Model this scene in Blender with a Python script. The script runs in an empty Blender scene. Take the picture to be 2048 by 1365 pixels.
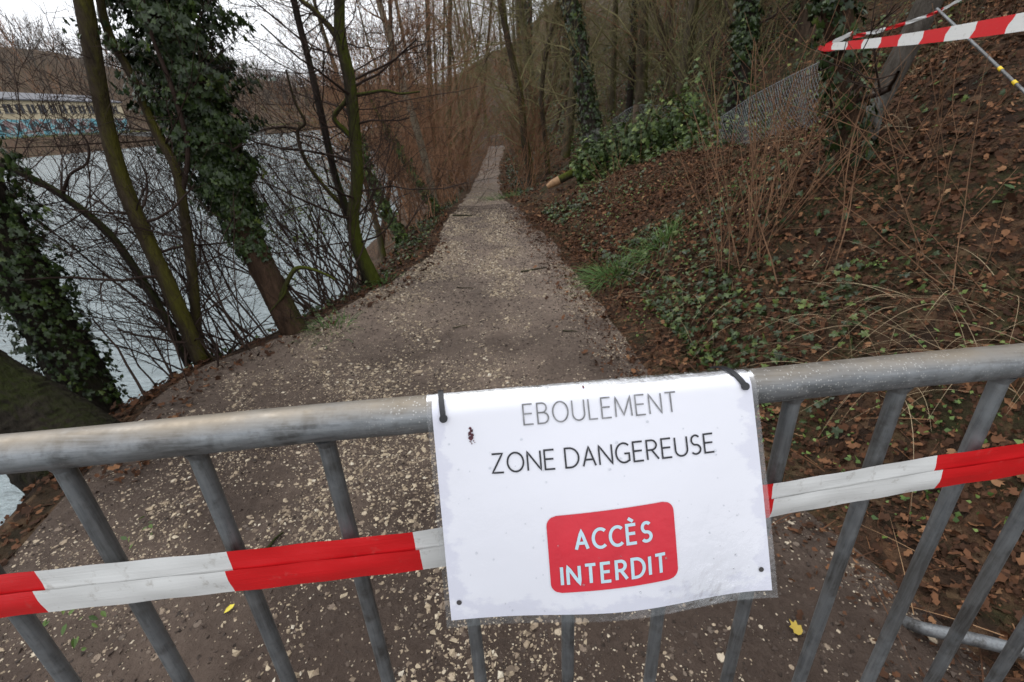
import bpy, math, random
import numpy as np
from mathutils import Matrix, Vector

# ------------------------------------------------------------------ camera, sky, sun, exposure
SC = bpy.context.scene
COL = SC.collection
CAMZ = 1.343
PITCH, ROLL, FPX = 0.4604, -0.0467, 919.85
_cp, _sp = math.cos(PITCH), math.sin(PITCH)
FW = np.array([0, _cp, -_sp]); _R0 = np.array([1., 0, 0]); _U0 = np.cross(_R0, FW)
_c, _s = math.cos(ROLL), math.sin(ROLL)
RT = _c * _R0 + _s * _U0
UP = _c * _U0 - _s * _R0
EYE = np.array([0, 0, CAMZ])
cd = bpy.data.cameras.new('camera')
cam = bpy.data.objects.new('camera', cd); COL.objects.link(cam)
m = Matrix(((RT[0], UP[0], -FW[0], 0), (RT[1], UP[1], -FW[1], 0), (RT[2], UP[2], -FW[2], CAMZ), (0, 0, 0, 1)))
cam.matrix_world = m
cd.sensor_width = 36; cd.lens = FPX / 2048 * 36
cd.clip_start = 0.02; cd.clip_end = 3000
cd.dof.use_dof = True; cd.dof.focus_distance = 0.44; cd.dof.aperture_fstop = 18
SC.camera = cam

W = bpy.data.worlds.new('World'); SC.world = W; W.use_nodes = True
nt = W.node_tree; nt.nodes.clear()
SUN_EL, SUN_AZ = math.radians(52), math.radians(-60)
sky = nt.nodes.new('ShaderNodeTexSky'); sky.sky_type = 'NISHITA'; sky.sun_disc = False
sky.sun_elevation = SUN_EL; sky.sun_rotation = SUN_AZ; sky.dust_density = 3
hs = nt.nodes.new('ShaderNodeHueSaturation'); hs.inputs['Saturation'].default_value = .25
nt.links.new(sky.outputs[0], hs.inputs['Color'])
tc = nt.nodes.new('ShaderNodeTexCoord'); sx = nt.nodes.new('ShaderNodeSeparateXYZ')
nt.links.new(tc.outputs['Generated'], sx.inputs[0])
# a closed cloud layer: standard overcast luminance, about twice as bright overhead as at the horizon
mr = nt.nodes.new('ShaderNodeMapRange'); mr.inputs[1].default_value = 0; mr.inputs[2].default_value = 1
mr.inputs[3].default_value = 7.6; mr.inputs[4].default_value = 14.5
nt.links.new(sx.outputs[2], mr.inputs[0])
ns = nt.nodes.new('ShaderNodeTexNoise'); ns.inputs['Scale'].default_value = 2.2; ns.inputs['Detail'].default_value = 5
mp = nt.nodes.new('ShaderNodeMapping'); mp.inputs['Scale'].default_value = (1, 1, 3)
nt.links.new(tc.outputs['Generated'], mp.inputs[0]); nt.links.new(mp.outputs[0], ns.inputs['Vector'])
mr2 = nt.nodes.new('ShaderNodeMapRange'); mr2.inputs[1].default_value = .3; mr2.inputs[2].default_value = .7
mr2.inputs[3].default_value = .88; mr2.inputs[4].default_value = 1.08
nt.links.new(ns.outputs[0], mr2.inputs[0])
mu = nt.nodes.new('ShaderNodeMath'); mu.operation = 'MULTIPLY'
nt.links.new(mr.outputs[0], mu.inputs[0]); nt.links.new(mr2.outputs[0], mu.inputs[1])
cc = nt.nodes.new('ShaderNodeCombineColor')
for i, k in enumerate((.965, .99, 1.04)):
    q = nt.nodes.new('ShaderNodeMath'); q.operation = 'MULTIPLY'; q.inputs[1].default_value = k
    nt.links.new(mu.outputs[0], q.inputs[0]); nt.links.new(q.outputs[0], cc.inputs[i])
mx = nt.nodes.new('ShaderNodeMix'); mx.data_type = 'RGBA'; mx.inputs[0].default_value = .9
nt.links.new(hs.outputs[0], mx.inputs[6]); nt.links.new(cc.outputs[0], mx.inputs[7])
bg = nt.nodes.new('ShaderNodeBackground'); bg.inputs[1].default_value = .11
nt.links.new(mx.outputs[2], bg.inputs[0])
wo = nt.nodes.new('ShaderNodeOutputWorld'); nt.links.new(bg.outputs[0], wo.inputs[0])

sl = bpy.data.lights.new('sun', 'SUN'); sl.energy = .6; sl.angle = math.radians(25); sl.color = (1, .97, .93)
so = bpy.data.objects.new('sun', sl); COL.objects.link(so)
_d = Vector((math.sin(SUN_AZ) * math.cos(SUN_EL), math.cos(SUN_AZ) * math.cos(SUN_EL), math.sin(SUN_EL)))
so.rotation_euler = _d.to_track_quat('Z', 'Y').to_euler(); so.location = (0, 0, 30)
SC.view_settings.view_transform = 'Standard'; SC.view_settings.look = 'None'
SC.view_settings.exposure = .65; SC.view_settings.gamma = 1

rng = np.random.default_rng(11)
R = random.Random(5)

# ------------------------------------------------------------------ helpers
def tag(o, label=None, cat=None, group=None, kind=None):
    if label: o['label'] = label
    if cat: o['category'] = cat
    if group: o['group'] = group
    if kind: o['kind'] = kind
    return o

def thing(name, label, cat, loc, group=None):
    o = bpy.data.objects.new(name, None); COL.objects.link(o)
    o.location = [float(v) for v in loc]; o.empty_display_size = .05
    return tag(o, label, cat, group)

def raw_mesh(name, V, Fc, smooth=True, rnd=None, uv=None):
    """Fc: (n,k) array of faces, or a list of such arrays"""
    V = np.asarray(V, np.float32)
    if not (isinstance(Fc, (list, tuple)) and isinstance(Fc[0], np.ndarray)): Fc = [np.asarray(Fc)]
    Fc = [np.asarray(f, np.int32) for f in Fc if len(f)]
    me = bpy.data.meshes.new(name)
    me.vertices.add(len(V)); me.vertices.foreach_set('co', V.ravel())
    idx = np.concatenate([f.ravel() for f in Fc]); tot = np.concatenate([np.full(len(f), f.shape[1], np.int32) for f in Fc])
    st = np.concatenate([[0], np.cumsum(tot)[:-1]]).astype(np.int32)
    me.loops.add(len(idx)); me.loops.foreach_set('vertex_index', idx)
    me.polygons.add(len(tot)); me.polygons.foreach_set('loop_start', st); me.polygons.foreach_set('loop_total', tot)
    me.polygons.foreach_set('use_smooth', np.full(len(tot), smooth))
    if rnd is not None:
        a = me.attributes.new('rnd', 'FLOAT', 'POINT'); a.data.foreach_set('value', np.asarray(rnd, np.float32))
    if uv is not None:
        l = me.uv_layers.new(name='uv'); l.data.foreach_set('uv', np.asarray(uv, np.float32)[idx].ravel())
    me.update(calc_edges=True)
    return me

def obj(name, me, mat, parent=None):
    o = bpy.data.objects.new(name, me); COL.objects.link(o)
    if mat is not None:
        for mm in (mat if isinstance(mat, (list, tuple)) else [mat]): me.materials.append(mm)
    if parent is not None: o.parent = parent
    return o

def mesh_obj(name, V, Fc, mat, parent=None, smooth=True, rnd=None, uv=None):
    V = np.asarray(V, float)
    if parent is not None:
        p = parent; off = np.zeros(3)
        while p is not None: off = off + np.array(p.location); p = p.parent
        V = V - off
    return obj(name, raw_mesh(name, V, Fc, smooth, rnd, uv), mat, parent)

class MB:
    """collects shapes into one mesh"""
    def __init__(s): s.V = []; s.F = {}; s.n = 0
    def add(s, V, *Fs):
        V = np.asarray(V, float)
        for f in Fs:
            f = np.asarray(f, int)
            if len(f): s.F.setdefault(f.shape[1], []).append(f + s.n)
        s.V.append(V); s.n += len(V)
    def box(s, c, h, M=None):
        V = np.array([[x, y, z] for x in (-1, 1) for y in (-1, 1) for z in (-1, 1)], float) * h
        if M is not None: V = V @ np.asarray(M).T
        s.add(V + np.asarray(c), [[0, 1, 3, 2], [4, 6, 7, 5], [0, 4, 5, 1], [2, 3, 7, 6], [0, 2, 6, 4], [1, 5, 7, 3]])
    def tube(s, P, r, k=8, cap=True):
        P = np.asarray(P, float); r = np.broadcast_to(np.asarray(r, float), (len(P),))
        V, Fq = tube_batch(P[None], r[None], k); s.add(V, Fq)
        if cap:
            n = len(P)
            s.add(V[:k], [list(range(k))[::-1]]); s.add(V[(n - 1) * k:n * k], [list(range(k))])
    def build(s, name, mat, parent=None, smooth=True, rnd=None):
        return mesh_obj(name, np.concatenate(s.V), [np.concatenate(f) for f in s.F.values()], mat, parent, smooth, rnd)

def nrm(a): return a / (np.linalg.norm(a, axis=-1, keepdims=True) + 1e-12)

def tube_batch(P, r, k):
    """P (M,N,3), r (M,N) -> verts, quads"""
    M, N, _ = P.shape
    T = np.empty_like(P); T[:, 1:-1] = P[:, 2:] - P[:, :-2]; T[:, 0] = P[:, 1] - P[:, 0]; T[:, -1] = P[:, -1] - P[:, -2]
    T = nrm(T)
    ax = nrm(P[:, -1] - P[:, 0])[:, None, :]
    ref = np.where(np.abs(ax[..., 2:3]) > .8, np.array([1., .2, 0]), np.array([0, 0, 1.]))
    A = nrm(np.cross(T, np.broadcast_to(ref, T.shape))); B = np.cross(T, A)
    th = np.arange(k) * 2 * math.pi / k
    V = P[:, :, None, :] + r[:, :, None, None] * (np.cos(th)[None, None, :, None] * A[:, :, None, :] + np.sin(th)[None, None, :, None] * B[:, :, None, :])
    m_, n_, j = np.meshgrid(np.arange(M), np.arange(N - 1), np.arange(k), indexing='ij')
    b = m_ * N * k + n_ * k; j2 = (j + 1) % k
    F4 = np.stack([b + j, b + j2, b + k + j2, b + k + j], -1).reshape(-1, 4)
    return V.reshape(-1, 3), F4

def tubes_mesh(name, items, mat, parent=None, rnd=None):
    """items: list of (pts, radii, sides)"""
    groups = {}
    for P, r, k in items: groups.setdefault((len(P), k), []).append((P, r))
    Vs, Fs, n = [], [], 0
    for (N, k), L in groups.items():
        V, F4 = tube_batch(np.array([a[0] for a in L], float), np.array([a[1] for a in L], float), k)
        Vs.append(V); Fs.append(F4 + n); n += len(V)
    return mesh_obj(name, np.concatenate(Vs), np.concatenate(Fs), mat, parent)

def sm(P, n):
    """smooth resample of a polyline (Catmull-Rom)"""
    P = np.asarray(P, float)
    Q = np.concatenate([[2 * P[0] - P[1]], P, [2 * P[-1] - P[-2]]]); out = []
    for t in np.linspace(0, len(P) - 1 - 1e-6, n):
        i = int(t); f = t - i; a, b, c, d = Q[i:i + 4]
        out.append(.5 * (2 * b + (c - a) * f + (2 * a - 5 * b + 4 * c - d) * f * f + (3 * b - a - 3 * c + d) * f ** 3))
    return np.array(out)

# ------------------------------------------------------------------ the lie of the land
WATER = -3.0
def noise(x, y, s=1., seed=0):
    a = seed * 1.7
    return (np.sin(x * 1.3 * s + a + 1.1 * np.sin(y * .9 * s + a)) * .5 + np.sin(y * 1.7 * s - a * 2 + .8 * np.sin(x * 1.1 * s)) * .35
            + np.sin((x + y) * 3.1 * s + a * 3 + np.sin(x * 2.3 * s)) * .2 + np.sin((x * 1.2 - y) * 5.3 * s + a) * .12)
YK = [-4, 1.1, 2.2, 2.6, 3.1, 4.0, 5.0, 6.5, 8, 11, 14, 18, 23, 27, 60, 500]
XL = [-1.75, -1.80, -1.98, -1.9, -1.55, -1.10, -.86, -.84, -.88, -.96, -1.08, -1.1, -1.05, -.85, -.8, -.8]
YR = [-4, .7, 2.15, 3, 4.3, 5.3, 6.5, 8.5, 11, 14, 18, 23, 27, 60, 500]
XR = [1.45, 1.25, .80, .68, .6, .5, .36, .08, -.02, -.12, -.2, -.18, .05, .2, .2]
ZY = [-4, 5, 6.5, 8, 9.5, 11, 12.5, 14, 16, 18, 20.5, 23, 25, 27, 29, 34, 45, 75, 120, 500]
ZZ = [0, 0, -.03, -.10, -.24, -.40, -.56, -.70, -.81, -.86, -.87, -.80, -.64, -.45, -.40, .1, 2, 6, 14, 40]
def xl(y): return np.interp(y, YK, XL) + .05 * noise(y * 2.1, y * .7, 1, 3)
def xr(y): return np.interp(y, YR, XR) + .06 * noise(y * 1.7, y * .9, 1, 5)
def zp(y): return np.interp(y, ZY, ZZ)
def height(x, y):
    x = np.asarray(x, float); y = np.asarray(y, float)
    L, Rr, Z = xl(y), xr(y), zp(y)
    u = x - Rr; d = L - x
    near = np.clip(1 - y / 60, 0, 1)
    path = Z + .018 * noise(x * 2, y * 2, 1, 1) + .006 * noise(x * 9, y * 9, 1, 2) - .03 * np.exp(-((x - (L + Rr) / 2) / .5) ** 2)
    us = np.maximum(u, 0)
    sl = np.interp(y, [2.6, 3.6, 4.6, 6, 8, 11, 16, 30], [.80, .72, .52, .36, .33, .38, .45, .5])     # a hollow opens beyond the first rise
    br_ = np.interp(y, [3, 6, 9, 14, 30], [2.2, 3.2, 3.4, 3., 2.5])
    ramp = .14 * np.minimum(us, .3) + sl * np.clip(us - .3, 0, br_) + .74 * np.clip(us - .3 - br_, 0, 55) + .12 * np.maximum(us - 60, 0)
    hill = Z + ramp + np.minimum(us, 1.2) * .13 * noise(x * 1.1, y * 1.1, 1, 7) + np.minimum(us, .5) * .07 * noise(x * 5, y * 5, 1, 8) + np.clip(us - 8, 0, 30) * .06 * noise(x * .15, y * .1, 1, 4)
    ds = np.maximum(d, 0)
    k = np.interp(y, [0, 5, 9, 16, 40, 500], [1.35, 1.3, 1.0, .55, .5, .5])
    sw = np.interp(y, [2.8, 3.6, 5, 8, 14], [.22, .34, .55, .5, .4])        # verge before the drop
    bank = Z - .16 * np.minimum(ds, sw) - k * np.maximum(ds - sw, 0) + np.minimum(ds, .6) * .16 * noise(x * 2.3, y * 2.3, 1, 9)
    bank = np.maximum(bank, WATER - 1.2 - .02 * ds)
    return np.where(u > 0, hill, np.where(d > 0, bank, path))
def normal(x, y, e=.03):
    hx = (height(x + e, y) - height(x - e, y)) / (2 * e); hy = (height(x, y + e) - height(x, y - e)) / (2 * e)
    return nrm(np.stack([-hx, -hy, np.ones_like(hx)], -1))
def ray(px, py):
    return FW + ((px - 1024) / FPX) * RT - ((py - 682.5) / FPX) * UP
def at(px, py, Y):
    v = ray(px, py); return EYE + v * (Y / v[1])
def gnd(px, py, far=120.):
    v = ray(px, py); t = np.geomspace(.6, far, 4000)
    P = EYE + v * t[:, None]; b = np.nonzero(P[:, 2] < height(P[:, 0], P[:, 1]))[0]
    return P[b[0]] if len(b) else P[-1]
def edge(px, py, z=-.03):
    """a point at path level: the lip of the bank"""
    v = ray(px, py); return EYE + v * ((z - CAMZ) / v[2])
def project(P):
    Q = np.asarray(P) - EYE; z = Q @ FW; z = np.where(np.abs(z) < 1e-4, 1e-4, z)
    return 1024 + FPX * (Q @ RT) / z, 682.5 - FPX * (Q @ UP) / z, z
def inview(P, mgn=260):
    a, b, z = project(P); return (z > .1) & (a > -mgn) & (a < 2048 + mgn) & (b > -mgn) & (b < 1365 + mgn)

# ------------------------------------------------------------------ materials
class NT:
    def __init__(s, name):
        s.m = bpy.data.materials.new(name); s.m.use_nodes = True; s.t = s.m.node_tree; s.b = s.t.nodes['Principled BSDF']
        s.out = s.t.nodes['Material Output']; s._co = None
    def n(s, k): return s.t.nodes.new(k)
    def lk(s, a, b): s.t.links.new(a, b)
    def co(s, kind='Object', scale=None):
        t = s.n('ShaderNodeTexCoord').outputs[kind]
        if scale is not None:
            q = s.n('ShaderNodeMapping'); q.inputs['Scale'].default_value = scale; s.lk(t, q.inputs[0]); t = q.outputs[0]
        return t
    def noise(s, scale, detail=4, rough=.55, co=None, dist=0):
        q = s.n('ShaderNodeTexNoise'); q.inputs['Scale'].default_value = scale; q.inputs['Detail'].default_value = detail
        q.inputs['Roughness'].default_value = rough; q.inputs['Distortion'].default_value = dist
        s.lk(co if co is not None else s.geo(), q.inputs['Vector']); return q.outputs[0]
    def geo(s):
        if s._co is None: s._co = s.n('ShaderNodeNewGeometry').outputs['Position']
        return s._co
    def voro(s, scale, feat='F1', out='Distance', co=None, rnd=1):
        q = s.n('ShaderNodeTexVoronoi'); q.feature = feat; q.inputs['Scale'].default_value = scale; q.inputs['Randomness'].default_value = rnd
        s.lk(co if co is not None else s.geo(), q.inputs['Vector']); return q.outputs[out]
    def ramp(s, v, stops, interp='LINEAR'):
        q = s.n('ShaderNodeValToRGB'); q.color_ramp.interpolation = interp; e = q.color_ramp.elements
        while len(e) < len(stops): e.new(.5)
        for i, (p, c) in enumerate(stops):
            e[i].position = p; e[i].color = tuple(c) + (1,) if len(c) == 3 else c
        s.lk(v, q.inputs[0]); return q.outputs[0]
    def rng(s, v, a, b, c=0, d=1):
        q = s.n('ShaderNodeMapRange'); q.inputs[1].default_value = a; q.inputs[2].default_value = b
        q.inputs[3].default_value = c; q.inputs[4].default_value = d; s.lk(v, q.inputs[0]); return q.outputs[0]
    def mix(s, f, a, b):
        q = s.n('ShaderNodeMix'); q.data_type = 'RGBA'
        for i, v in ((0, f), (6, a), (7, b)):
            if isinstance(v, (int, float)): q.inputs[i].default_value = v
            elif isinstance(v, tuple): q.inputs[i].default_value = v + (1,) if len(v) == 3 else v
            else: s.lk(v, q.inputs[i])
        return q.outputs[2]
    def math(s, op, a, b=0):
        q = s.n('ShaderNodeMath'); q.operation = op
        for i, v in ((0, a), (1, b)):
            if isinstance(v, (int, float)): q.inputs[i].default_value = v
            else: s.lk(v, q.inputs[i])
        return q.outputs[0]
    def attr(s, n='rnd'):
        q = s.n('ShaderNodeAttribute'); q.attribute_name = n; return q.outputs['Fac']
    def orand(s): return s.n('ShaderNodeObjectInfo').outputs['Random']
    def bump(s, h, strength=.5, dist=.01, prev=None):
        q = s.n('ShaderNodeBump'); q.inputs['Strength'].default_value = strength; q.inputs['Distance'].default_value = dist
        s.lk(h, q.inputs['Height'])
        if prev is not None: s.lk(prev, q.inputs['Normal'])
        return q.outputs[0]
    def set(s, col=None, rough=.6, metal=0., spec=.5, normal=None):
        for k, v in (('Base Color', col), ('Roughness', rough), ('Metallic', metal), ('Specular IOR Level', spec)):
            if v is None: continue
            if isinstance(v, (int, float)): s.b.inputs[k].default_value = v
            elif isinstance(v, tuple): s.b.inputs[k].default_value = v + (1,) if len(v) == 3 else v
            else: s.lk(v, s.b.inputs[k])
        if normal is not None: s.lk(normal, s.b.inputs['Normal'])
        return s.m

def mat_path():
    t = NT('path_dirt')
    wv = t.n('ShaderNodeVectorMath'); wv.operation = 'ADD'; nz = t.n('ShaderNodeTexNoise'); nz.inputs['Scale'].default_value = 60; nz.inputs['Detail'].default_value = 3; t.lk(t.geo(), nz.inputs['Vector'])
    sc = t.n('ShaderNodeVectorMath'); sc.operation = 'SCALE'; sc.inputs[3].default_value = .014; t.lk(nz.outputs['Color'], sc.inputs[0]); t.lk(t.geo(), wv.inputs[0]); t.lk(sc.outputs[0], wv.inputs[1]); W_ = wv.outputs[0]
    big = t.noise(.8, 5, .6); mid = t.noise(5, 6, .65); fine = t.noise(34, 6, .7); clod = t.noise(13, 5, .6)
    sy = t.n('ShaderNodeSeparateXYZ'); t.lk(t.geo(), sy.inputs[0])
    dry = t.rng(t.math('ADD', sy.outputs[1], t.math('MULTIPLY', t.math('SUBTRACT', big, .5), 7.)), .9, 3.6)
    mud = t.mix(t.rng(big, .36, .64), t.mix(dry, (.030, .020, .015), (.085, .061, .047)), t.mix(dry, (.062, .043, .033), (.19, .143, .112)))
    mud = t.mix(t.rng(mid, .38, .66, 0, .65), mud, t.mix(dry, (.034, .023, .017), (.098, .074, .058)))
    mud = t.mix(t.rng(fine, .42, .72, 0, .5), mud, t.mix(dry, (.075, .054, .042), (.235, .182, .143)))
    clump = t.rng(t.math('ADD', t.math('MULTIPLY', t.noise(1.6, 4), .6), t.math('MULTIPLY', t.noise(7, 4, .6), .55)), .52, .70, 0., 1.)
    col = mud; hs_ = None
    for scale, dens, rad in ((120, .55, .46), (62, .42, .45), (30, .22, .42)):
        vd, vc = t.voro(scale, co=W_), t.voro(scale, out='Color', co=W_); sp = t.n('ShaderNodeSeparateColor'); t.lk(vc, sp.inputs[0])
        pick = t.math('LESS_THAN', sp.outputs[0], t.math('ADD', t.math('MULTIPLY', clump, dens), .02))
        m_ = t.math('MULTIPLY', pick, t.rng(vd, rad, rad * .75))
        pc = t.ramp(sp.outputs[1], [(0, (.08, .064, .054)), (.35, (.19, .145, .11)), (.7, (.34, .265, .185)), (1, (.48, .41, .31))])
        col = t.mix(m_, col, pc); hs_ = m_ if hs_ is None else t.math('MAXIMUM', hs_, m_)
    h = t.math('ADD', t.math('ADD', t.math('MULTIPLY', fine, .5), t.math('MULTIPLY', clod, 1.1)), t.math('MULTIPLY', hs_, .35))
    return t.set(col, t.rng(big, .36, .64, .5, .85), spec=.16, normal=t.bump(h, 1., .022))
def mat_soil(name, far):
    t = NT(name)
    big = t.noise(.55, 5); mid = t.noise(3.5, 6, .65); fine = t.noise(24, 6, .7); cell = t.voro(17, out='Color')
    sep = t.n('ShaderNodeSeparateColor'); t.lk(cell, sep.inputs[0])
    lit = t.ramp(sep.outputs[0], [(0, (.030, .019, .014)), (.45, (.065, .038, .024)), (.75, (.115, .064, .036)), (1, (.17, .105, .062))])
    col = t.mix(t.rng(fine, .35, .65, .2, .9), (.027, .018, .0125), lit)
    grn = t.ramp(t.noise(60, 5, .7), [(.35, (.016, .018, .009)), (.55, (.034, .040, .015)), (.75, (.07, .075, .028))])
    col = t.mix(t.rng(t.math('ADD', mid, t.math('MULTIPLY', big, .6)), .76, .95, 0, far), col, grn)
    return t.set(col, .8, spec=.07, normal=t.bump(t.math('ADD', fine, t.math('MULTIPLY', mid, 2.)), .9, .05))
def mat_bark(name, c0, c1, moss, amount, sc=1., grey=0):
    t = NT(name); co = t.co('Object', (14 * sc, 14 * sc, 3.2 * sc))
    a = t.noise(1.6, 6, .65, co); b = t.noise(5, 5, .7, co); big = t.noise(2.2 * sc, 3)
    col = t.mix(t.rng(a, .35, .65), c0, c1)
    if grey: col = t.mix(t.rng(t.noise(7 * sc, 4), .56, .66, 0, grey), col, (.20, .20, .185))
    nn = t.n('ShaderNodeNewGeometry').outputs['Normal']; sp = t.n('ShaderNodeSeparateXYZ'); t.lk(nn, sp.inputs[0])
    side = t.math('ADD', t.math('MULTIPLY', sp.outputs[2], .35), t.math('MULTIPLY', sp.outputs[0], .22))
    mm = t.math('ADD', t.math('ADD', t.math('MULTIPLY', big, .8), t.math('MULTIPLY', b, .5)), side)
    col = t.mix(t.rng(mm, 1.05 - amount, 1.3 - amount), col, t.mix(b, tuple(v * .55 for v in moss), tuple(v * 1.35 for v in moss)))
    return t.set(col, .85, spec=.08, normal=t.bump(t.math('ADD', a, b), 1., .022))
def mat_leaf(name, stops, rough=.45, spec=.4, trans=0.):
    t = NT(name)
    col = t.ramp(t.attr(), stops)
    col = t.mix(t.rng(t.noise(60, 3), .35, .7, 0, .35), col, tuple(v * .5 for v in stops[len(stops) // 2][1]))
    t.set(col, rough, spec=spec)
    if trans:
        tr = t.n('ShaderNodeBsdfTranslucent'); t.lk(col, tr.inputs[0]); ms = t.n('ShaderNodeMixShader'); ms.inputs[0].default_value = trans
        t.lk(t.b.outputs[0], ms.inputs[1]); t.lk(tr.outputs[0], ms.inputs[2]); t.lk(ms.outputs[0], t.out.inputs[0])
    return t.m
def mat_flat(name, c, rough=.6, var=.25, sc=8., metal=0., spec=.4):
    t = NT(name); a = t.noise(sc, 5)
    return t.set(t.mix(t.rng(a, .3, .7), tuple(v * (1 - var) for v in c), tuple(min(1, v * (1 + var)) for v in c)), rough, metal, spec, t.bump(a, .25, .004))

def mat_galv(name, warm):
    t = NT(name); co = t.co('Object')
    a = t.noise(9, 6, .65, co); b = t.noise(55, 5, .7, co); c = t.noise(22, 5, .6, t.co('Object', (1, 1, 1)))
    k_ = .64 if warm else .50
    col = t.mix(t.rng(a, .32, .66), (.17 * k_, .18 * k_, .19 * k_), (.40 * k_, .425 * k_, .44 * k_))
    col = t.mix(t.rng(b, .5, .75, 0, .5), col, (.46 * k_, .46 * k_, .455 * k_))
    col = t.mix(t.rng(t.noise(4.2, 6, .6, t.co('Object', (1, 1, 1.6)), .8), .45, .62, 0, .6), col, (.12 * k_, .105 * k_, .09 * k_))
    col = t.mix(t.rng(c, .53, .63, 0, .8), col, (.05, .046, .042))
    col = t.mix(t.rng(t.noise(120, 4, .7, co), .5, .7, 0, .45), col, (.08, .075, .07))            # dark weather stains
    stk = t.noise(5, 6, .7, t.co('Object', (2.5, 45, 45)) if warm else t.co('Object', (45, 45, 2.5)))
    col = t.mix(t.rng(stk, .42, .7, 0, .5), col, (.50 * k_, .51 * k_, .515 * k_)); col = t.mix(t.rng(stk, .44, .3, 0, .5), col, (.07, .068, .065))
    sp = t.voro(420, co=co); spc = t.voro(420, out='Color', co=co)
    q = t.n('ShaderNodeSeparateColor'); t.lk(spc, q.inputs[0])
    dots = t.math('MULTIPLY', t.math('LESS_THAN', sp, .33), t.math('LESS_THAN', q.outputs[0], .38))
    msk = t.math('MULTIPLY', dots, t.rng(t.noise(5, 3, co=co), .45, .55))
    if warm:
        nn = t.n('ShaderNodeNewGeometry').outputs['Normal']; s3 = t.n('ShaderNodeSeparateXYZ'); t.lk(nn, s3.inputs[0])
        col = t.mix(t.math('MULTIPLY', t.rng(s3.outputs[2], .45, .95), t.rng(a, .3, .6, .35, .9)), col, (.20, .165, .12))  # dirt lying on top
        col = t.mix(t.math('MULTIPLY', msk, .55), col, (.44, .43, .41))
    return t.set(col, t.rng(b, .3, .7, .38, .62), .55, .5, t.bump(t.math('ADD', t.math('MULTIPLY', b, .4), t.math('MULTIPLY', msk, .6)), .35, .0015))

def mat_water():
    t = NT('river_water')
    c1 = t.co('Object', (.9, 2.2, 1)); a = t.noise(1.1, 5, .6, c1, .6); b = t.noise(.22, 3, .5, c1)
    c = t.noise(4.5, 4, .6, t.co('Object', (.8, 1.8, 1)))
    h = t.math('ADD', t.math('ADD', a, t.math('MULTIPLY', b, 1.5)), t.math('MULTIPLY', c, .6))
    t.set((.215, .255, .262), .10, 0, .5, t.bump(h, 1., .24)); t.b.inputs['IOR'].default_value = 1.33
    return t.m

def mat_paper():
    t = NT('wet_paper'); uv = t.co('UV')
    sp = t.n('ShaderNodeSeparateXYZ'); t.lk(uv, sp.inputs[0])
    # damp has crept in from the edges: blotchy grey-lilac margin, widest along the bottom
    ex = t.math('MINIMUM', sp.outputs[0], t.math('SUBTRACT', 1, sp.outputs[0]))
    ey = t.math('MULTIPLY', t.math('SUBTRACT', 1, sp.outputs[1]), .75)
    e = t.math('MINIMUM', t.math('MULTIPLY', ex, 1.5), ey)
    w = t.math('SUBTRACT', e, t.math('MULTIPLY', t.math('SUBTRACT', t.noise(9, 5, .6, uv), .42), .34))
    col = t.mix(t.rng(w, .0, .03), (.60, .60, .665), (.69, .69, .73))
    return t.set(col, .28, spec=.5, normal=t.bump(t.noise(3.5, 3, .5, uv), .12, .01))
def mat_film():
    t = NT('laminate_film'); tr = t.n('ShaderNodeBsdfTransparent'); tr.inputs[0].default_value = (.97, .97, .975, 1)
    gl = t.n('ShaderNodeBsdfGlossy'); gl.inputs['Roughness'].default_value = .12
    fr = t.n('ShaderNodeFresnel'); fr.inputs[0].default_value = 1.5
    t.lk(t.bump(t.noise(40, 4), .6, .003), gl.inputs['Normal'])
    ms = t.n('ShaderNodeMixShader'); t.lk(t.math('MULTIPLY', fr.outputs[0], .8), ms.inputs[0]); t.lk(tr.outputs[0], ms.inputs[1]); t.lk(gl.outputs[0], ms.inputs[2])
    t.lk(ms.outputs[0], t.out.inputs[0]); return t.m
def mat_tape(name, c, dirt):
    t = NT(name); co = t.co('Object')
    a = t.noise(18, 5, .6, co); st = t.noise(6, 5, .7, t.co('Object', (1.2, 1.2, 60)))
    col = t.mix(t.rng(st, .35, .7, 0, .3), c, tuple(v * .8 for v in c))
    col = t.mix(t.rng(t.noise(70, 5, .7, co), .58, .7, 0, dirt), col, (.28, .25, .21))
    return t.set(col, .33, spec=.5, normal=t.bump(t.math('ADD', st, t.math('MULTIPLY', a, .6)), .16, .003))
def mat_mural():
    t = NT('mural_paint'); uv = t.co('Object', (1, .5, .55))
    a = t.noise(.75, 4, .6, uv, 1.6)
    col = t.ramp(a, [(.25, (.10, .13, .17)), (.38, (.10, .30, .37)), (.46, (.16, .42, .48)), (.53, (.36, .38, .38)), (.60, (.24, .13, .12)), (.70, (.13, .13, .15))])
    return t.set(col, .8)

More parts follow.
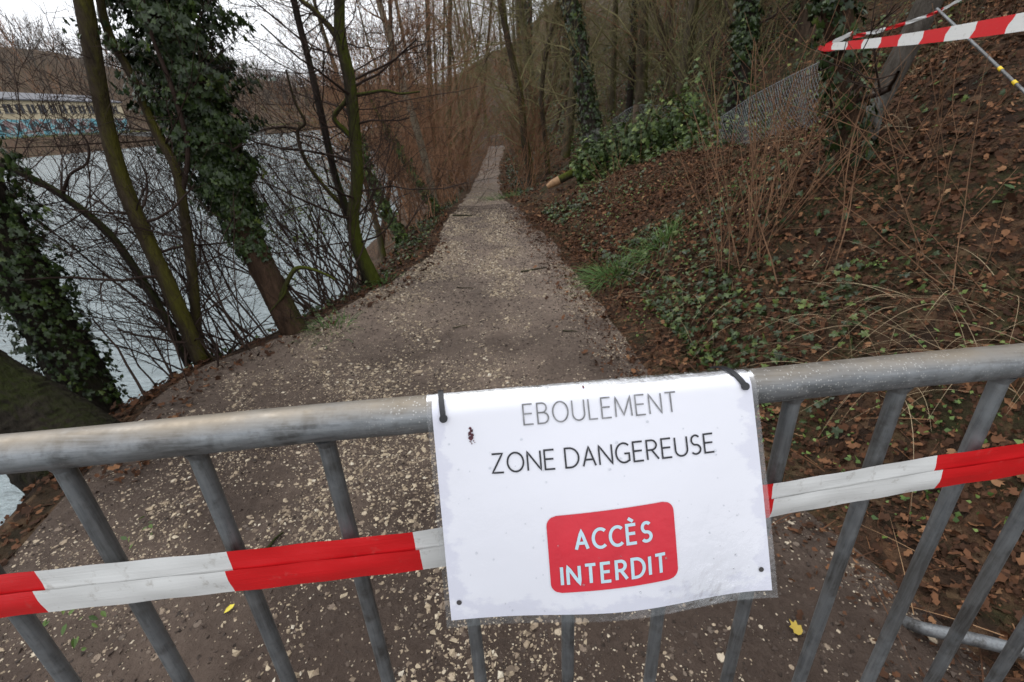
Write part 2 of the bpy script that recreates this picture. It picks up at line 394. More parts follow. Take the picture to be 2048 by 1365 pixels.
M = dict(
    path=mat_path(), soil=mat_soil('leafy_soil', .7), bank=mat_soil('bank_soil', .2), farsoil=mat_soil('far_wood_floor', .5),
    water=mat_water(),
    moss=mat_bark('mossy_bark', (.030, .022, .015), (.062, .046, .030), (.078, .072, .014), .36),
    mossy2=mat_bark('very_mossy_bark', (.024, .020, .013), (.05, .04, .025), (.066, .076, .012), .5),
    bark=mat_bark('brown_bark', (.035, .022, .015), (.085, .052, .034), (.05, .06, .014), .22),
    darkbark=mat_bark('dark_bark', (.017, .013, .011), (.038, .029, .024), (.035, .042, .012), .28),
    bigbark=mat_bark('old_trunk_bark', (.014, .012, .009), (.045, .037, .028), (.030, .036, .010), .16, 1.3),
    grey=mat_bark('grey_bark', (.048, .040, .032), (.105, .092, .078), (.05, .055, .02), .2, 1, .5),
    pale=mat_bark('pale_bark', (.12, .095, .065), (.22, .18, .13), (.07, .07, .02), .12),
    lichen=mat_bark('lichen_bark', (.02, .017, .013), (.045, .036, .028), (.03, .038, .012), .35, 1, .9),
    wood1=mat_bark('woodland_mossy_bark', (.042, .034, .022), (.095, .076, .05), (.085, .088, .02), .36), wood2=mat_bark('woodland_brown_bark', (.045, .032, .023), (.105, .072, .050), (.065, .066, .02), .22),
    twig=mat_flat('twig_bark', (.036, .024, .019), .85, .4, 5, 0, .08), stem=mat_flat('dry_stem', (.17, .095, .055), .85, .35, 5, 0, .1),
    fartwig=mat_flat('far_twigs', (.085, .066, .050), .9, .35, .05), fartrunk=mat_flat('far_trunks', (.06, .052, .043), .9, .3, .1),
    rusttwig=mat_flat('rusty_twigs', (.185, .100, .058), .9, .4, .7, 0, .08), olivetwig=mat_flat('olive_twigs', (.145, .126, .062), .9, .35, .7, 0, .08),
    ivy=mat_leaf('ivy_leaf', [(0, (.010, .017, .006)), (.5, (.022, .038, .010)), (.85, (.045, .070, .016)), (1, (.10, .13, .03))], .33, .24),
    ivyl=mat_leaf('bright_ivy_leaf', [(0, (.018, .032, .010)), (.5, (.045, .075, .018)), (.8, (.10, .14, .03)), (1, (.22, .26, .07))], .42, .25, .15),
    litter=mat_leaf('dead_leaf', [(0, (.022, .012, .008)), (.35, (.060, .031, .019)), (.65, (.115, .053, .028)), (.88, (.20, .100, .050)), (1, (.32, .20, .11))], .7, .06),
    green=mat_leaf('fresh_leaf', [(0, (.035, .07, .015)), (.5, (.075, .13, .025)), (1, (.16, .22, .05))], .5, .35, .2),
    straw=mat_leaf('dry_grass', [(0, (.10, .065, .035)), (.5, (.21, .15, .085)), (1, (.36, .28, .17))], .6, .3),
    grass=mat_leaf('green_grass', [(0, (.035, .075, .018)), (.5, (.065, .14, .03)), (1, (.13, .22, .05))], .5, .35, .15),
    stone=mat_leaf('limestone', [(0, (.06, .046, .036)), (.3, (.16, .12, .088)), (.6, (.30, .235, .16)), (.85, (.43, .355, .25)), (1, (.52, .47, .38))], .75, .2),
    mud=mat_leaf('mud_crumb', [(0, (.022, .015, .011)), (.5, (.05, .035, .027)), (1, (.11, .082, .063))], .7, .25),
    galv=mat_galv('galvanised_rail', True), bar=mat_galv('galvanised_bar', False),
    paper=mat_paper(), film=mat_film(), ink=mat_flat('black_ink', (.018, .018, .022), .35, .3, 200), fade=mat_flat('faded_ink', (.17, .17, .175), .35, .45, 120),
    signred=mat_flat('printed_red', (.50, .020, .034), .3, .06, 40), signblue=mat_flat('printed_pale_blue', (.42, .56, .62), .3, .05, 40),
    tie=mat_flat('black_nylon', (.012, .012, .014), .35, .3, 60), hole=mat_flat('hole_shadow', (.05, .045, .045), .7),
    smear=mat_flat('dark_red_smear', (.07, .006, .015), .4, .6, 150),
    tred=mat_tape('tape_red', (.56, .011, .014), .12), twhite=mat_tape('tape_white', (.64, .64, .62), .55),
    wire=mat_flat('fence_wire', (.19, .20, .21), .6, .2, 5, .3), wood=mat_flat('weathered_wood', (.11, .075, .05), .8, .4, 12),
    cut=mat_flat('cut_wood', (.27, .155, .075), .7, .25, 30), yellow=mat_flat('yellow_band', (.60, .42, .02), .5, .1),
    cream=mat_flat('cream_render', (.47, .40, .27), .85, .12, .4), roof=mat_flat('grey_roof', (.10, .10, .11), .8, .2, .4), dark=mat_flat('dark_window', (.045, .048, .055), .3, .3, .5),
    redwall=mat_flat('red_paint', (.33, .075, .05), .85, .3, .5), mural=mat_mural(), quay=mat_flat('quay_concrete', (.17, .165, .155), .9, .3, .3),
    farg=mat_flat('far_grass', (.11, .115, .03), .9, .3, .4))
_t = NT('raindrop'); _t.set((.9, .92, .95), .04, 0, .5); _t.b.inputs['Transmission Weight'].default_value = .9; _t.b.inputs['IOR'].default_value = 1.33; M['drop'] = _t.m

# ------------------------------------------------------------------ ground sheets: path, river bank, hillside, river, far side
ys = np.concatenate([np.arange(-2.5, 8, .06), 8 + np.geomspace(.07, 420, 150)])
def sheet(name, rows, mat, yy=ys):
    A = np.stack([np.stack(np.broadcast_arrays(r, y), -1) for r, y in zip(rows, yy)])      # (ny,nu,2)
    Z = height(A[..., 0], A[..., 1]); P = np.concatenate([A, Z[..., None]], -1); ny, nu = Z.shape
    i, j = np.meshgrid(np.arange(ny - 1), np.arange(nu - 1), indexing='ij'); b = i * nu + j
    return tag(mesh_obj(name, P.reshape(-1, 3), np.stack([b, b + 1, b + nu + 1, b + nu], -1).reshape(-1, 4), mat), kind='structure')
ul = np.concatenate([np.linspace(0, 3.2, 54), 3.2 + np.geomspace(.08, 40, 14)])
ur = np.concatenate([np.linspace(0, 5, 84), 5 + np.geomspace(.08, 150, 60)])
ip = int(np.searchsorted(ys, 28.6)); path = sheet('path', [np.linspace(xl(y), xr(y), 40) for y in ys[:ip + 1]], M['path'], ys[:ip + 1])
sheet('woodland_floor', [np.linspace(xl(y), xr(y), 6) for y in ys[ip:]], M['soil'], ys[ip:])
hill = sheet('hillside', [xr(y) + ur for y in ys], M['soil'])
bank = sheet('river_bank', [xl(y) - ul[::-1] for y in ys], M['bank'])
mb = MB(); mb.add([(-900, -300, WATER), (60, -300, WATER), (60, 900, WATER), (-900, 900, WATER)], [[0, 1, 2, 3]])
tag(mb.build('river', M['water']), kind='structure')
# the far side: quay, a flat strip, a wooded ridge that also closes the valley at its end
gx, gy = np.meshgrid(np.linspace(-520, 200, 130), np.linspace(-120, 900, 170))
def far_h(x, y):
    d = np.maximum(-105 - x + 4 * np.sin(y * .02), (y - 440) * .8 + 20 * np.sin(x * .02))
    h = np.where(d < 0, WATER - 1 + d * .05, np.minimum(WATER + d * 1.1, .8))
    return h + np.clip(d - 24, 0, 75) * .42 * (1 + .13 * noise(x * .018, y * .018)) + np.clip(d - 99, 0, 300) * .05
P = np.stack([gx, gy, far_h(gx, gy)], -1); i, j = np.meshgrid(np.arange(169), np.arange(129), indexing='ij'); b = i * 130 + j
tag(mesh_obj('far_hillside', P.reshape(-1, 3), np.stack([b, b + 1, b + 131, b + 130], -1).reshape(-1, 4), M['farsoil']), kind='structure')

# ------------------------------------------------------------------ leaves, stones, blades (batched)
def tmpl_ivy():
    o = [(0, -.12), (.30, -.38), (.62, -.12), (.40, .16), (.52, .50), (.20, .52), (0, 1.0), (-.20, .52), (-.52, .50), (-.40, .16), (-.62, -.12), (-.30, -.38)]
    V = [(0, .15, .06)] + [(x, y, -.10 * abs(x)) for x, y in o]; n = len(o)
    return np.array(V, float), np.array([(0, 1 + k, 1 + (k + 1) % n) for k in range(n)])
def tmpl_dead():
    o = [(0, -.5), (.28, -.42), (.50, -.05), (.30, .08), (.42, .40), (.12, .38), (0, .75), (-.14, .36), (-.46, .36), (-.3, .05), (-.48, -.12), (-.25, -.42)]
    V = [(0, 0, 0)] + [(x, y, .35 * x * x + .22 * y * y * (1 if y > 0 else .3)) for x, y in o]; n = len(o)
    return np.array(V, float), np.array([(0, 1 + k, 1 + (k + 1) % n) for k in range(n)])
def tmpl_oval():
    V = [(0, 0, 0), (.22, .3, .05), (.2, .65, .03), (0, 1, -.06), (-.2, .65, .03), (-.22, .3, .05), (0, .5, -.02)]
    return np.array(V, float), np.array([(6, 0, 1), (6, 1, 2), (6, 2, 3), (6, 3, 4), (6, 4, 5), (6, 5, 0)])
def tmpl_small():
    V = [(0, -.1, 0), (.45, .25, -.05), (0, 1, 0), (-.45, .25, -.05)]
    return np.array(V, float), np.array([(0, 1, 2), (0, 2, 3)])
def tmpl_stone(seed):
    r = np.random.default_rng(seed); t = (1 + 5 ** .5) / 2
    V = nrm(np.array([(-1, t, 0), (1, t, 0), (-1, -t, 0), (1, -t, 0), (0, -1, t), (0, 1, t), (0, -1, -t), (0, 1, -t), (t, 0, -1), (t, 0, 1), (-t, 0, -1), (-t, 0, 1)], float))
    V = V * r.uniform(.5, 1.25, (12, 1)) * np.array([1, .78, .5])
    Fc = [(0, 11, 5), (0, 5, 1), (0, 1, 7), (0, 7, 10), (0, 10, 11), (1, 5, 9), (5, 11, 4), (11, 10, 2), (10, 7, 6), (7, 1, 8), (3, 9, 4), (3, 4, 2), (3, 2, 6), (3, 6, 8), (3, 8, 9), (4, 9, 5), (2, 4, 11), (6, 2, 10), (8, 6, 7), (9, 8, 1)]
    return V, np.array(Fc)
def tmpl_dead7():
    o = [(0, -.5), (.42, -.15), (.26, .1), (.38, .45), (0, .75), (-.42, .38), (-.25, .02), (-.44, -.2)]
    V = [(0, 0, 0)] + [(x, y, .4 * x * x + .25 * y * y * (1 if y > 0 else .3)) for x, y in o]; n = len(o)
    return np.array(V, float), np.array([(0, 1 + k, 1 + (k + 1) % n) for k in range(n)])
DEAD7 = tmpl_dead7()
def tmpl_chip(seed):
    r = np.random.default_rng(seed); V = np.array([(1, 0, 0), (0, 1, 0), (-1, 0, 0), (0, -1, 0), (.1, .1, 1), (0, 0, -1)], float) + r.normal(0, .16, (6, 3))
    return V * [1, .8, .55], np.array([(0, 1, 4), (1, 2, 4), (2, 3, 4), (3, 0, 4), (1, 0, 5), (2, 1, 5), (3, 2, 5), (0, 3, 5)])
IVY, DEAD, OVAL, SMALL = tmpl_ivy(), tmpl_dead(), tmpl_oval(), tmpl_small()
def frames(N, spin, tilt, g=None):
    """rotation matrices whose third column is near N"""
    g = g or rng; n = len(N); N = nrm(N + g.normal(0, 1, (n, 3)) * tilt)
    t = g.normal(0, 1, (n, 3)) if spin is None else spin + g.normal(0, .25, (n, 3))
    A = nrm(np.cross(t, N)); B = np.cross(N, A)
    return np.stack([A, B, N], -1)
def scatter(name, tm, P, Fm, size, mat, parent=None, rnd=None, smooth=False, squash=None):
    V0, F0 = tm; n = len(P)
    S = np.broadcast_to(np.asarray(size, float).reshape(-1, 1) if np.ndim(size) else np.full((1, 1), size), (n, 1))
    L = V0[None] * S[:, :, None]
    if squash is not None: L = L * squash[:, None, :]
    V = np.einsum('nij,nkj->nki', Fm, L) + P[:, None, :]
    Fc = F0[None] + (np.arange(n) * len(V0))[:, None, None]
    rnd = rng.random(n) if rnd is None else rnd
    return mesh_obj(name, V.reshape(-1, 3), Fc.reshape(-1, F0.shape[1]), mat, parent, smooth, np.repeat(rnd, len(V0)))
def ground_pts(n, x0, x1, y0, y1, bias=1.6, side='hill'):
    """random points on the hillside / bank, thicker near the viewer"""
    y = y0 + (y1 - y0) * rng.random(n) ** bias
    x = x0 + (x1 - x0) * rng.random(n) ** (1.3 if side != 'path' else 1)
    x = xr(y) + x if side == 'hill' else (xl(y) - x if side == 'bank' else xl(y) + (xr(y) - xl(y)) * x)
    P = np.stack([x, y, height(x, y)], -1); return P[inview(P)]
def blades(name, P, D, L, w, mat, parent=None, droop=.6, seg=5, rnd=None):
    """curved tapering blades from base points P in directions D"""
    n = len(P); t = np.linspace(0, 1, seg + 1)
    L = np.broadcast_to(L, (n,))[:, None, None]; D = nrm(D)
    C = P[:, None, :] + D[:, None, :] * (L * t[None, :, None]) - np.array([0, 0, 1.]) * (droop * L * (t ** 2)[None, :, None]) * rng.uniform(.3, 1.2, (n, 1, 1))
    side = nrm(np.cross(D, np.array([0, 0, 1.]) + rng.normal(0, .4, (n, 3))))[:, None, :]
    ww = np.broadcast_to(w, (n,))[:, None, None] * (1 - t[None, :, None] * .85) * .5
    V = np.stack([C - side * ww, C + side * ww], 2).reshape(n, -1, 3); k = 2 * (seg + 1)
    f = np.array([(2 * q, 2 * q + 1, 2 * q + 3, 2 * q + 2) for q in range(seg)])
    Fc = (f[None] + (np.arange(n) * k)[:, None, None]).reshape(-1, 4)
    return mesh_obj(name, V.reshape(-1, 3), Fc, mat, parent, True, np.repeat(rng.random(n) if rnd is None else rnd, k))

# ------------------------------------------------------------------ ground cover
# gravel: small stones everywhere on the path (stuff) and the larger ones one by one
def gravel_pts(n, bias):
    P = ground_pts(n, 0, 1, .2, 17, bias, 'path')
    e = (P[:, 0] - xl(P[:, 1])) / (xr(P[:, 1]) - xl(P[:, 1]))
    keep = (.8 * noise(P[:, 0] * 2.2, P[:, 1] * 1.3, 1, 6) + .6 * noise(P[:, 0] * 7, P[:, 1] * 6, 1, 16) - .35 * np.clip((1.3 - P[:, 1]) * (e > .72), 0, 1) * 3 + .55 * np.exp(-((e - .62) / .22) ** 2) + .35 * np.exp(-((e - .12) / .12) ** 2)) > rng.uniform(.05, .95, len(P))
    keep &= rng.random(len(P)) < np.interp(P[:, 1], [3.5, 5.5, 9], [1, .6, .12])
    return P[keep]
for q in range(4):
    P = gravel_pts(60000, (2.0, 1.4)[q % 2]); n = len(P); sz = np.clip(rng.lognormal(-5.6, .6, n), .0016, .014) * np.interp(P[:, 1], [0, 2, 4, 10], [.9, 1.15, 1.6, 2.0])
    P[:, 2] -= sz * .08
    tag(scatter('gravel', tmpl_chip(q), P, frames(normal(P[:, 0], P[:, 1]), None, .35), sz, M['stone'], path, rng.beta(1.6, 1.5, n)), kind='stuff')
P = gravel_pts(3000, 1.9); P = P[(P[:, 1] < 4.2)][:280]; n = len(P)
sm_ = [raw_mesh('stone', tmpl_stone(30 + q)[0] * s, tmpl_stone(30 + q)[1], False, np.full(12, c)) for q, (s, c) in enumerate([(.024, .5), (.034, .7), (.02, .92), (.03, .2), (.042, .62), (.02, .8)])]
for me in sm_: me.materials.append(M['stone'])
for k in range(n):
    o = bpy.data.objects.new('stone', sm_[R.randrange(6)]); COL.objects.link(o); o.parent = path
    s = R.uniform(.3, .85) ** 1.3; o.location = (P[k, 0], P[k, 1], P[k, 2] - .001); o.scale = (s, s * R.uniform(.7, 1.1), s * R.uniform(.6, .9)); o.rotation_euler = (R.uniform(-.3, .3), R.uniform(-.3, .3), R.uniform(0, 6.3))

P = ground_pts(34000, 0, 1, .25, 9, 1.7, 'path'); n = len(P); P[:, 2] -= .0015
tag(scatter('mud_crumbs', tmpl_chip(9), P, frames(normal(P[:, 0], P[:, 1]), None, .5), np.clip(rng.lognormal(-5.4, .5, n), .002, .011) * np.interp(P[:, 1], [0, 4, 9], [1, 1.3, 1.7]), M['mud'], path), kind='stuff')
def cover(P, s, seed, thr):
    return noise(P[:, 0] * s, P[:, 1] * s, 1, seed) > thr + rng.normal(0, .22, len(P))
# dead leaves on the slope, the path edge and the bank
P = np.concatenate([ground_pts(80000, -.6, 5.5, .3, 7, 1.0), ground_pts(26000, -.1, 9, 5, 26, 1.2), ground_pts(2600, -.25, .7, 1.5, 9, 1.2, 'bank'), ground_pts(9000, .02, 2.4, 3.2, 13, 1., 'bank'), ground_pts(2600, .0, 1.3, .4, 2.6, 1., 'bank')])
u = P[:, 0] - xr(P[:, 1]); P = P[(u > .12) | (rng.random(len(P)) < np.clip(.62 + u * 1.1, 0, 1) ** 3) | (u < -1.2)]
P = P[(noise(P[:, 0] * 2.6, P[:, 1] * 2.6, 1, 19) > rng.normal(-.75, .4, len(P)))]
n = len(P); sz = np.clip(rng.lognormal(-3.75, .38, n), .009, .044) * np.interp(P[:, 1], [0, 5, 20], [1, 1.15, 1.9]); P[:, 2] += rng.uniform(.0, .024, n)
far = P[:, 1] > 7; N = normal(P[:, 0], P[:, 1]); Fm = frames(N, None, .55); sq = np.stack([rng.uniform(.45, 1.1, n), rng.uniform(.7, 1.15, n), rng.uniform(-1.2, 2.2, n)], -1)
tag(scatter('leaf_litter', DEAD7, P[~far], Fm[~far], sz[~far], M['litter'], hill, rng.beta(1.3, 2.1, (~far).sum()), False, sq[~far]), kind='stuff')
Pf = ground_pts(90000, -.3, 5, .3, 8, 1.0); u = Pf[:, 0] - xr(Pf[:, 1]); Pf = Pf[rng.random(len(Pf)) < np.clip(.55 + u * 1.6, 0, 1)]; nf = len(Pf); Pf[:, 2] += rng.uniform(0, .015, nf)
tag(scatter('leaf_crumbs', SMALL, Pf, frames(normal(Pf[:, 0], Pf[:, 1]), None, .6), rng.uniform(.006, .020, nf), M['litter'], hill, rng.beta(1.2, 2.4, nf)), kind='stuff')
Pt = ground_pts(5200, -.1, 4.6, .4, 8, 1.0); nt_ = len(Pt); Pt[:, 2] += .012; Dt = rng.normal(0, 1, (nt_, 3)) * [1, 1, .25] + [0, 0, .1]
tag(blades('fallen_twigs', Pt, Dt, rng.uniform(.05, .28, nt_), rng.uniform(.002, .005, nt_), M['litter'], hill, .12, 4, rng.beta(1.5, 1.5, nt_)), kind='stuff')
tag(scatter('leaf_litter', SMALL, P[far], Fm[far], sz[far] * 1.2, M['litter'], hill, rng.beta(1.8, 1.7, far.sum())), kind='stuff')
lm = []
for q in range(6):
    V = DEAD[0] * np.array([R.uniform(.6, 1), 1, R.uniform(-1.5, 2.6)]) + rng.normal(0, .04, DEAD[0].shape); me = raw_mesh('fallen_leaf', V, DEAD[1], True, np.full(len(V), [.25, .5, .62, .78, .9, .4][q])); me.materials.append(M['litter']); lm.append(me)
P = ground_pts(900, -.1, 1.6, .5, 3.2, 1.); P = P[inview(P, 0)][:220]; N = normal(P[:, 0], P[:, 1]); Fm = frames(N, None, .35)
for k in range(len(P)):
    o = bpy.data.objects.new('fallen_leaf', lm[k % 6]); COL.objects.link(o); o.parent = hill; s = R.uniform(.018, .036)
    Mx = Matrix(Fm[k].tolist()).to_4x4() @ Matrix.Scale(s, 4); Mx.translation = Vector(P[k]) + Vector((0, 0, .022)); o.matrix_local = Mx
# ivy and small herbs creeping over the slope
P = np.concatenate([ground_pts(26000, .25, 4.5, .4, 7, 1.1), ground_pts(26000, .3, 10, 5, 24, 1.2)])
P = P[cover(P, .9, 12, .46)]; n = len(P); P[:, 2] += rng.uniform(.01, .07, n)
sz = rng.uniform(.016, .034, n) * np.interp(P[:, 1], [0, 5, 20], [1, 1.2, 2.2]); nr = P[:, 1] < 6
Fm = frames(normal(P[:, 0], P[:, 1]), None, .45)
tag(scatter('ground_ivy', IVY, P[nr], Fm[nr], sz[nr], M['ivy'], hill), kind='stuff')
tag(scatter('ground_ivy', SMALL, P[~nr], Fm[~nr], sz[~nr] * 1.3, M['ivy'], hill), kind='stuff')
P = ground_pts(15000, .05, 4.2, .4, 8, 1.1); P = P[cover(P, 1.7, 21, .6)]; P[:, 2] += rng.uniform(.01, .05, len(P))
tag(scatter('seedlings', SMALL, P, frames(normal(P[:, 0], P[:, 1]), None, .5), rng.uniform(.010, .024, len(P)), M['green'], hill), kind='stuff')
P = np.concatenate([ground_pts(1800, .12, .5, 1.2, 12, 1.2, 'bank'), ground_pts(6000, .25, 2.8, 1.3, 16, 1.4, 'bank')])
P = P[cover(P, 1.6, 17, np.interp(P[:, 1], [3, 4.5], [.35, -.25]))]; P[:, 2] += rng.uniform(0, .06, len(P))
tag(scatter('bank_ivy', IVY, P, frames(normal(P[:, 0], P[:, 1]), None, .6), rng.uniform(.015, .035, len(P)), M['ivy'], bank), kind='stuff')
# dry grass bents and fallen stalks
P = ground_pts(5200, .3, 4.5, .5, 8, 1.); P = P[cover(P, 1.1, 31, .15)]; n = len(P)
D = rng.normal(0, 1, (n, 3)); D[:, 2] = np.abs(D[:, 2]) * .5 + .12; D[:, 0] -= .55
tag(blades('dry_grass', P, D, rng.uniform(.12, .5, n), rng.uniform(.0018, .0042, n), M['straw'], hill, .45), kind='stuff')
a = np.array([gnd(R.uniform(1640, 2100), R.uniform(560, 800)) for _ in range(150)]); n = len(a)
D = rng.normal(0, .6, (n, 3)); D[:, 0] -= .9; D[:, 2] = np.abs(D[:, 2]) * .5 + .25
tag(blades('dry_grass', a, D, rng.uniform(.25, .62, n), rng.uniform(.002, .004, n), M['straw'], hill, .5, 7), kind='stuff')
# green tufts on the toe of the slope
def tuft(px, py, r, n, L, label):
    c = gnd(px, py); t = thing('grass_tuft', label, 'grass', c)
    q = rng.normal(0, r, (n, 2)); P = np.stack([c[0] + q[:, 0], c[1] + q[:, 1], height(c[0] + q[:, 0], c[1] + q[:, 1])], -1)
    D = np.concatenate([q * 2.2 / r * .35 + rng.normal(0, .3, (n, 2)), np.ones((n, 1))], 1); D[:, 0] -= .35
    blades('blades', P, D, rng.uniform(.5, 1.1, n) * L, rng.uniform(.003, .007, n), M['grass'], t, .75, 6)['kind'] = 'stuff'
tuft(1225, 555, .11, 420, .30, 'lush green grass tuft arching over the foot of the slope beside the path')
tuft(1325, 490, .12, 320, .28, 'green grass tuft higher on the slope below the thin brown stems')
tuft(1010, 397, .25, 260, .42, 'bright green grass clump at the path edge below two slim trees')
tuft(765, 568, .08, 160, .14, 'short green grass around the foot of the mossy forked tree')
tuft(655, 655, .10, 150, .16, 'low grass and weeds beside the ivy clad trunk foot')

# ------------------------------------------------------------------ steel barrier across the path
PSI = .0829
BU = nrm(np.array([math.cos(PSI), math.sin(PSI), -.0052])); BD = nrm(np.array([.0053, -.0398, -1.])); BN = nrm(np.cross(BU, BD))
if BN[1] > 0: BN = -BN
B0 = np.array([0, .3531, CAMZ - .2429]); RR = .0171
def bl(s, d, n): return B0 + BU * s + BD * d + BN * n
S0, S1 = -1.02, 1.12
br = thing('crowd_barrier', 'galvanised steel crowd barrier with round top rail and upright bars across the path', 'barrier', bl(0, 1.1, 0))
HB = .93
mb = MB(); ss = np.linspace(S0, S1, 50)
pts = [bl(S0, HB, 0), bl(S0, .12, 0), bl(S0 + .02, .04, 0), bl(S0 + .07, .006, 0)] + [bl(s, .0012 * math.sin(s * 9), .0008 * math.sin(s * 13)) for s in np.linspace(S0 + .12, S1 - .12, 46)] + [bl(S1 - .07, .006, 0), bl(S1 - .02, .04, 0), bl(S1, .12, 0), bl(S1, HB, 0)]
mb.tube(sm(pts, 170), RR, 28); mb.build('top_rail', M['galv'], br)
mb = MB(); mb.tube([bl(S0, HB, 0), bl(S1, HB, 0)], .0145, 16); mb.build('bottom_rail', M['bar'], br)
for k in range(-8, 11):
    s = -.0618 + k * .112
    if S0 + .05 < s < S1 - .05:
        mb = MB(); mb.tube([bl(s, RR * .7, 0), bl(s, .45, .001 * R.uniform(-1, 1)), bl(s, HB, 0)], .0079, 14)
        mb.tube([bl(s, RR * .8, 0), bl(s, RR * 1.25, 0)], [.0112, .0080], 14)
        mb.build('bar', M['bar'], br)
def ft(px, py, z):
    v = ray(px, py); return EYE + v * ((z - CAMZ) / v[2])
mb = MB(); mb.tube(sm([ft(1800, 1240, -.03), ft(1850, 1258, .03), ft(1925, 1274, .05), ft(2048, 1306, .055), ft(2150, 1352, .05), ft(2240, 1400, .0)], 40), .017, 16); mb.build('foot', M['bar'], br)
a = bl(S0 + .25, HB, 0); mb = MB(); mb.tube(sm([a + [0, v, z - a[2]] for v, z in ((-.34, .03), (-.28, .045), (-.1, .10), (0, .125), (.1, .10), (.28, .045), (.34, .03))], 40), .0145, 16); mb.build('foot', M['bar'], br)

# ------------------------------------------------------------------ laminated notice
SW, SH = .291, .207; SL = -.0738
def sgn(a, b, off=0.):
    """a across 0..1, b down in metres from the top edge -> point on the sagging sheet"""
    tau = math.radians(20.5 + 6.5 * a); R0 = RR + .002 + off; ph0 = math.radians(88); arc = (ph0 - tau) * (RR + .002)
    s = SL + a * SW
    if b < arc:
        ph = ph0 - b / (RR + .002); nn, up = R0 * math.cos(ph), R0 * math.sin(ph)
    else:
        t = b - arc; k = t / .187
        bow = .006 * math.sin(math.pi * min(k, 1)) * math.sin(math.pi * a) + .005 * k * k * math.sin(a * 7.2 - 1.9) * (.25 + a)
        nn = R0 * math.cos(tau) + t * math.sin(tau) + bow; up = R0 * math.sin(tau) - t * math.cos(tau)
    return bl(s, -up, nn)
def sgn_n(a, b, off):
    e = .004; p = sgn(a, b); n = np.cross(sgn(a + e, b) - sgn(a - e, b), sgn(a, b + e) - sgn(a, max(b - e, 0)))
    n = n / np.linalg.norm(n)
    if n @ BN < 0: n = -n
    return p + n * off
def patch(a0, a1, b0, b1, na, nb, off, rows=None):
    aa = np.linspace(a0, a1, na + 1); bb = np.linspace(b0, b1, nb + 1)
    V = [sgn_n(a, b, off) for b in bb for a in aa]
    F4 = [(j * (na + 1) + i, j * (na + 1) + i + 1, (j + 1) * (na + 1) + i + 1, (j + 1) * (na + 1) + i) for j in range(nb) for i in range(na)]
    uv = [((a - a0) / (a1 - a0), (b - b0) / (b1 - b0)) for b in bb for a in aa]
    return np.array(V), np.array(F4), np.array(uv)
sign = thing('warning_sign', 'white laminated paper notice reading zone dangereuse hung on the barrier rail', 'sign', sgn(.5, SH))
V, F4, uv = patch(0, 1, 0, SH, 60, 70, 0); mesh_obj('paper', V, F4, M['paper'], sign, True, None, uv)
V, F4, uv = patch(-.016, 1.016, -.003, SH + .007, 60, 70, .0006); mesh_obj('laminate_cover', V, F4, M['film'], sign)
V, F4, uv = patch(-.016, 1.016, -.003, SH + .007, 60, 70, -.0006); mesh_obj('laminate_back', V, F4, M['film'], sign)
KX, KY = SW / 285., SH / 203.       # the sheet was measured as 285 x 203 units
# rounded red panel
def rrect(x0, x1, y0, y1, r, off, sl=0.):
    nx, ny = 26, 60; V = []; 
    for j in range(ny + 1):
        y = y0 + (y1 - y0) * j / ny; dy = max(r - (y - y0), r - (y1 - y), 0); ins = r - math.sqrt(max(r * r - dy * dy, 0))
        for i in range(nx + 1):
            x = x0 + ins + (x1 - x0 - 2 * ins) * i / nx
            V.append(sgn_n(x / 285., (y + sl * (x - x0)) * KY, off))
    F4 = [(j * (nx + 1) + i, j * (nx + 1) + i + 1, (j + 1) * (nx + 1) + i + 1, (j + 1) * (nx + 1) + i) for j in range(ny) for i in range(nx)]
    return V, F4
V, F4 = rrect(89, 200.5, 112.5, 182, 9, .0009, -.035); mesh_obj('red_panel', V, F4, M['signred'], sign)
# stroke lettering
def arc(cx, cy, rx, ry, a0, a1, n=14): return [(cx + rx * math.cos(math.radians(a0 + (a1 - a0) * k / n)), cy + ry * math.sin(math.radians(a0 + (a1 - a0) * k / n))) for k in range(n + 1)]
E_ = [[(.46, 1), (0, 1), (0, 0), (.47, 0)], [(0, .53), (.42, .53)]]
GL = {'E': (.47, E_), 'B': (.54, [[(0, .53), (0, 1), (.24, 1)] + arc(.24, .765, .22, .235, 90, -90)[1:] + [(0, .53), (0, 0), (.26, 0)] + arc(.26, .265, .27, .265, -90, 90)[1:-1] + [(.24, .53)]]),
      'O': (.76, [arc(.38, .5, .38, .5, 90, 452, 30)]), 'U': (.60, [[(0, 1), (0, .34)] + arc(.3, .33, .3, .33, 180, 360)[1:] + [(.6, 1)]]),
      'L': (.42, [[(0, 1), (0, 0), (.42, 0)]]), 'M': (.82, [[(0, 0), (.03, 1), (.41, .06), (.79, 1), (.82, 0)]]), 'N': (.62, [[(0, 0), (0, 1), (.62, 0), (.62, 1)]]),
      'T': (.56, [[(0, 1), (.56, 1)], [(.28, .98), (.28, 0)]]), 'Z': (.54, [[(.02, 1), (.52, 1), (0, 0), (.54, 0)]]),
      'D': (.64, [[(.2, 1), (0, 1), (0, 0), (.2, 0)] + arc(.2, .5, .44, .5, -90, 90, 18)[1:]]), 'A': (.6, [[(0, 0), (.3, 1), (.6, 0)], [(.11, .33), (.49, .33)]]),
      'G': (.66, [arc(.38, .5, .38, .5, 48, 300, 22) + [(.64, .1), (.64, .46), (.40, .46)]]),
      'R': (.55, [[(0, 0), (0, 1), (.24, 1)] + arc(.24, .75, .24, .25, 90, -90)[1:] + [(.02, .5)], [(.24, .49), (.55, 0)]]),
      'S': (.48, [arc(.25, .745, .21, .255, 35, 250, 16) + arc(.23, .25, .24, .25, 75, -145, 18)]),
      'C': (.58, [arc(.37, .5, .37, .5, 48, 312, 24)]), 'I': (.0, [[(0, 0), (0, 1)]]), 'È': (.47, E_ + [[(.10, 1.36), (.34, 1.17)]]), ' ': (.12, [])}
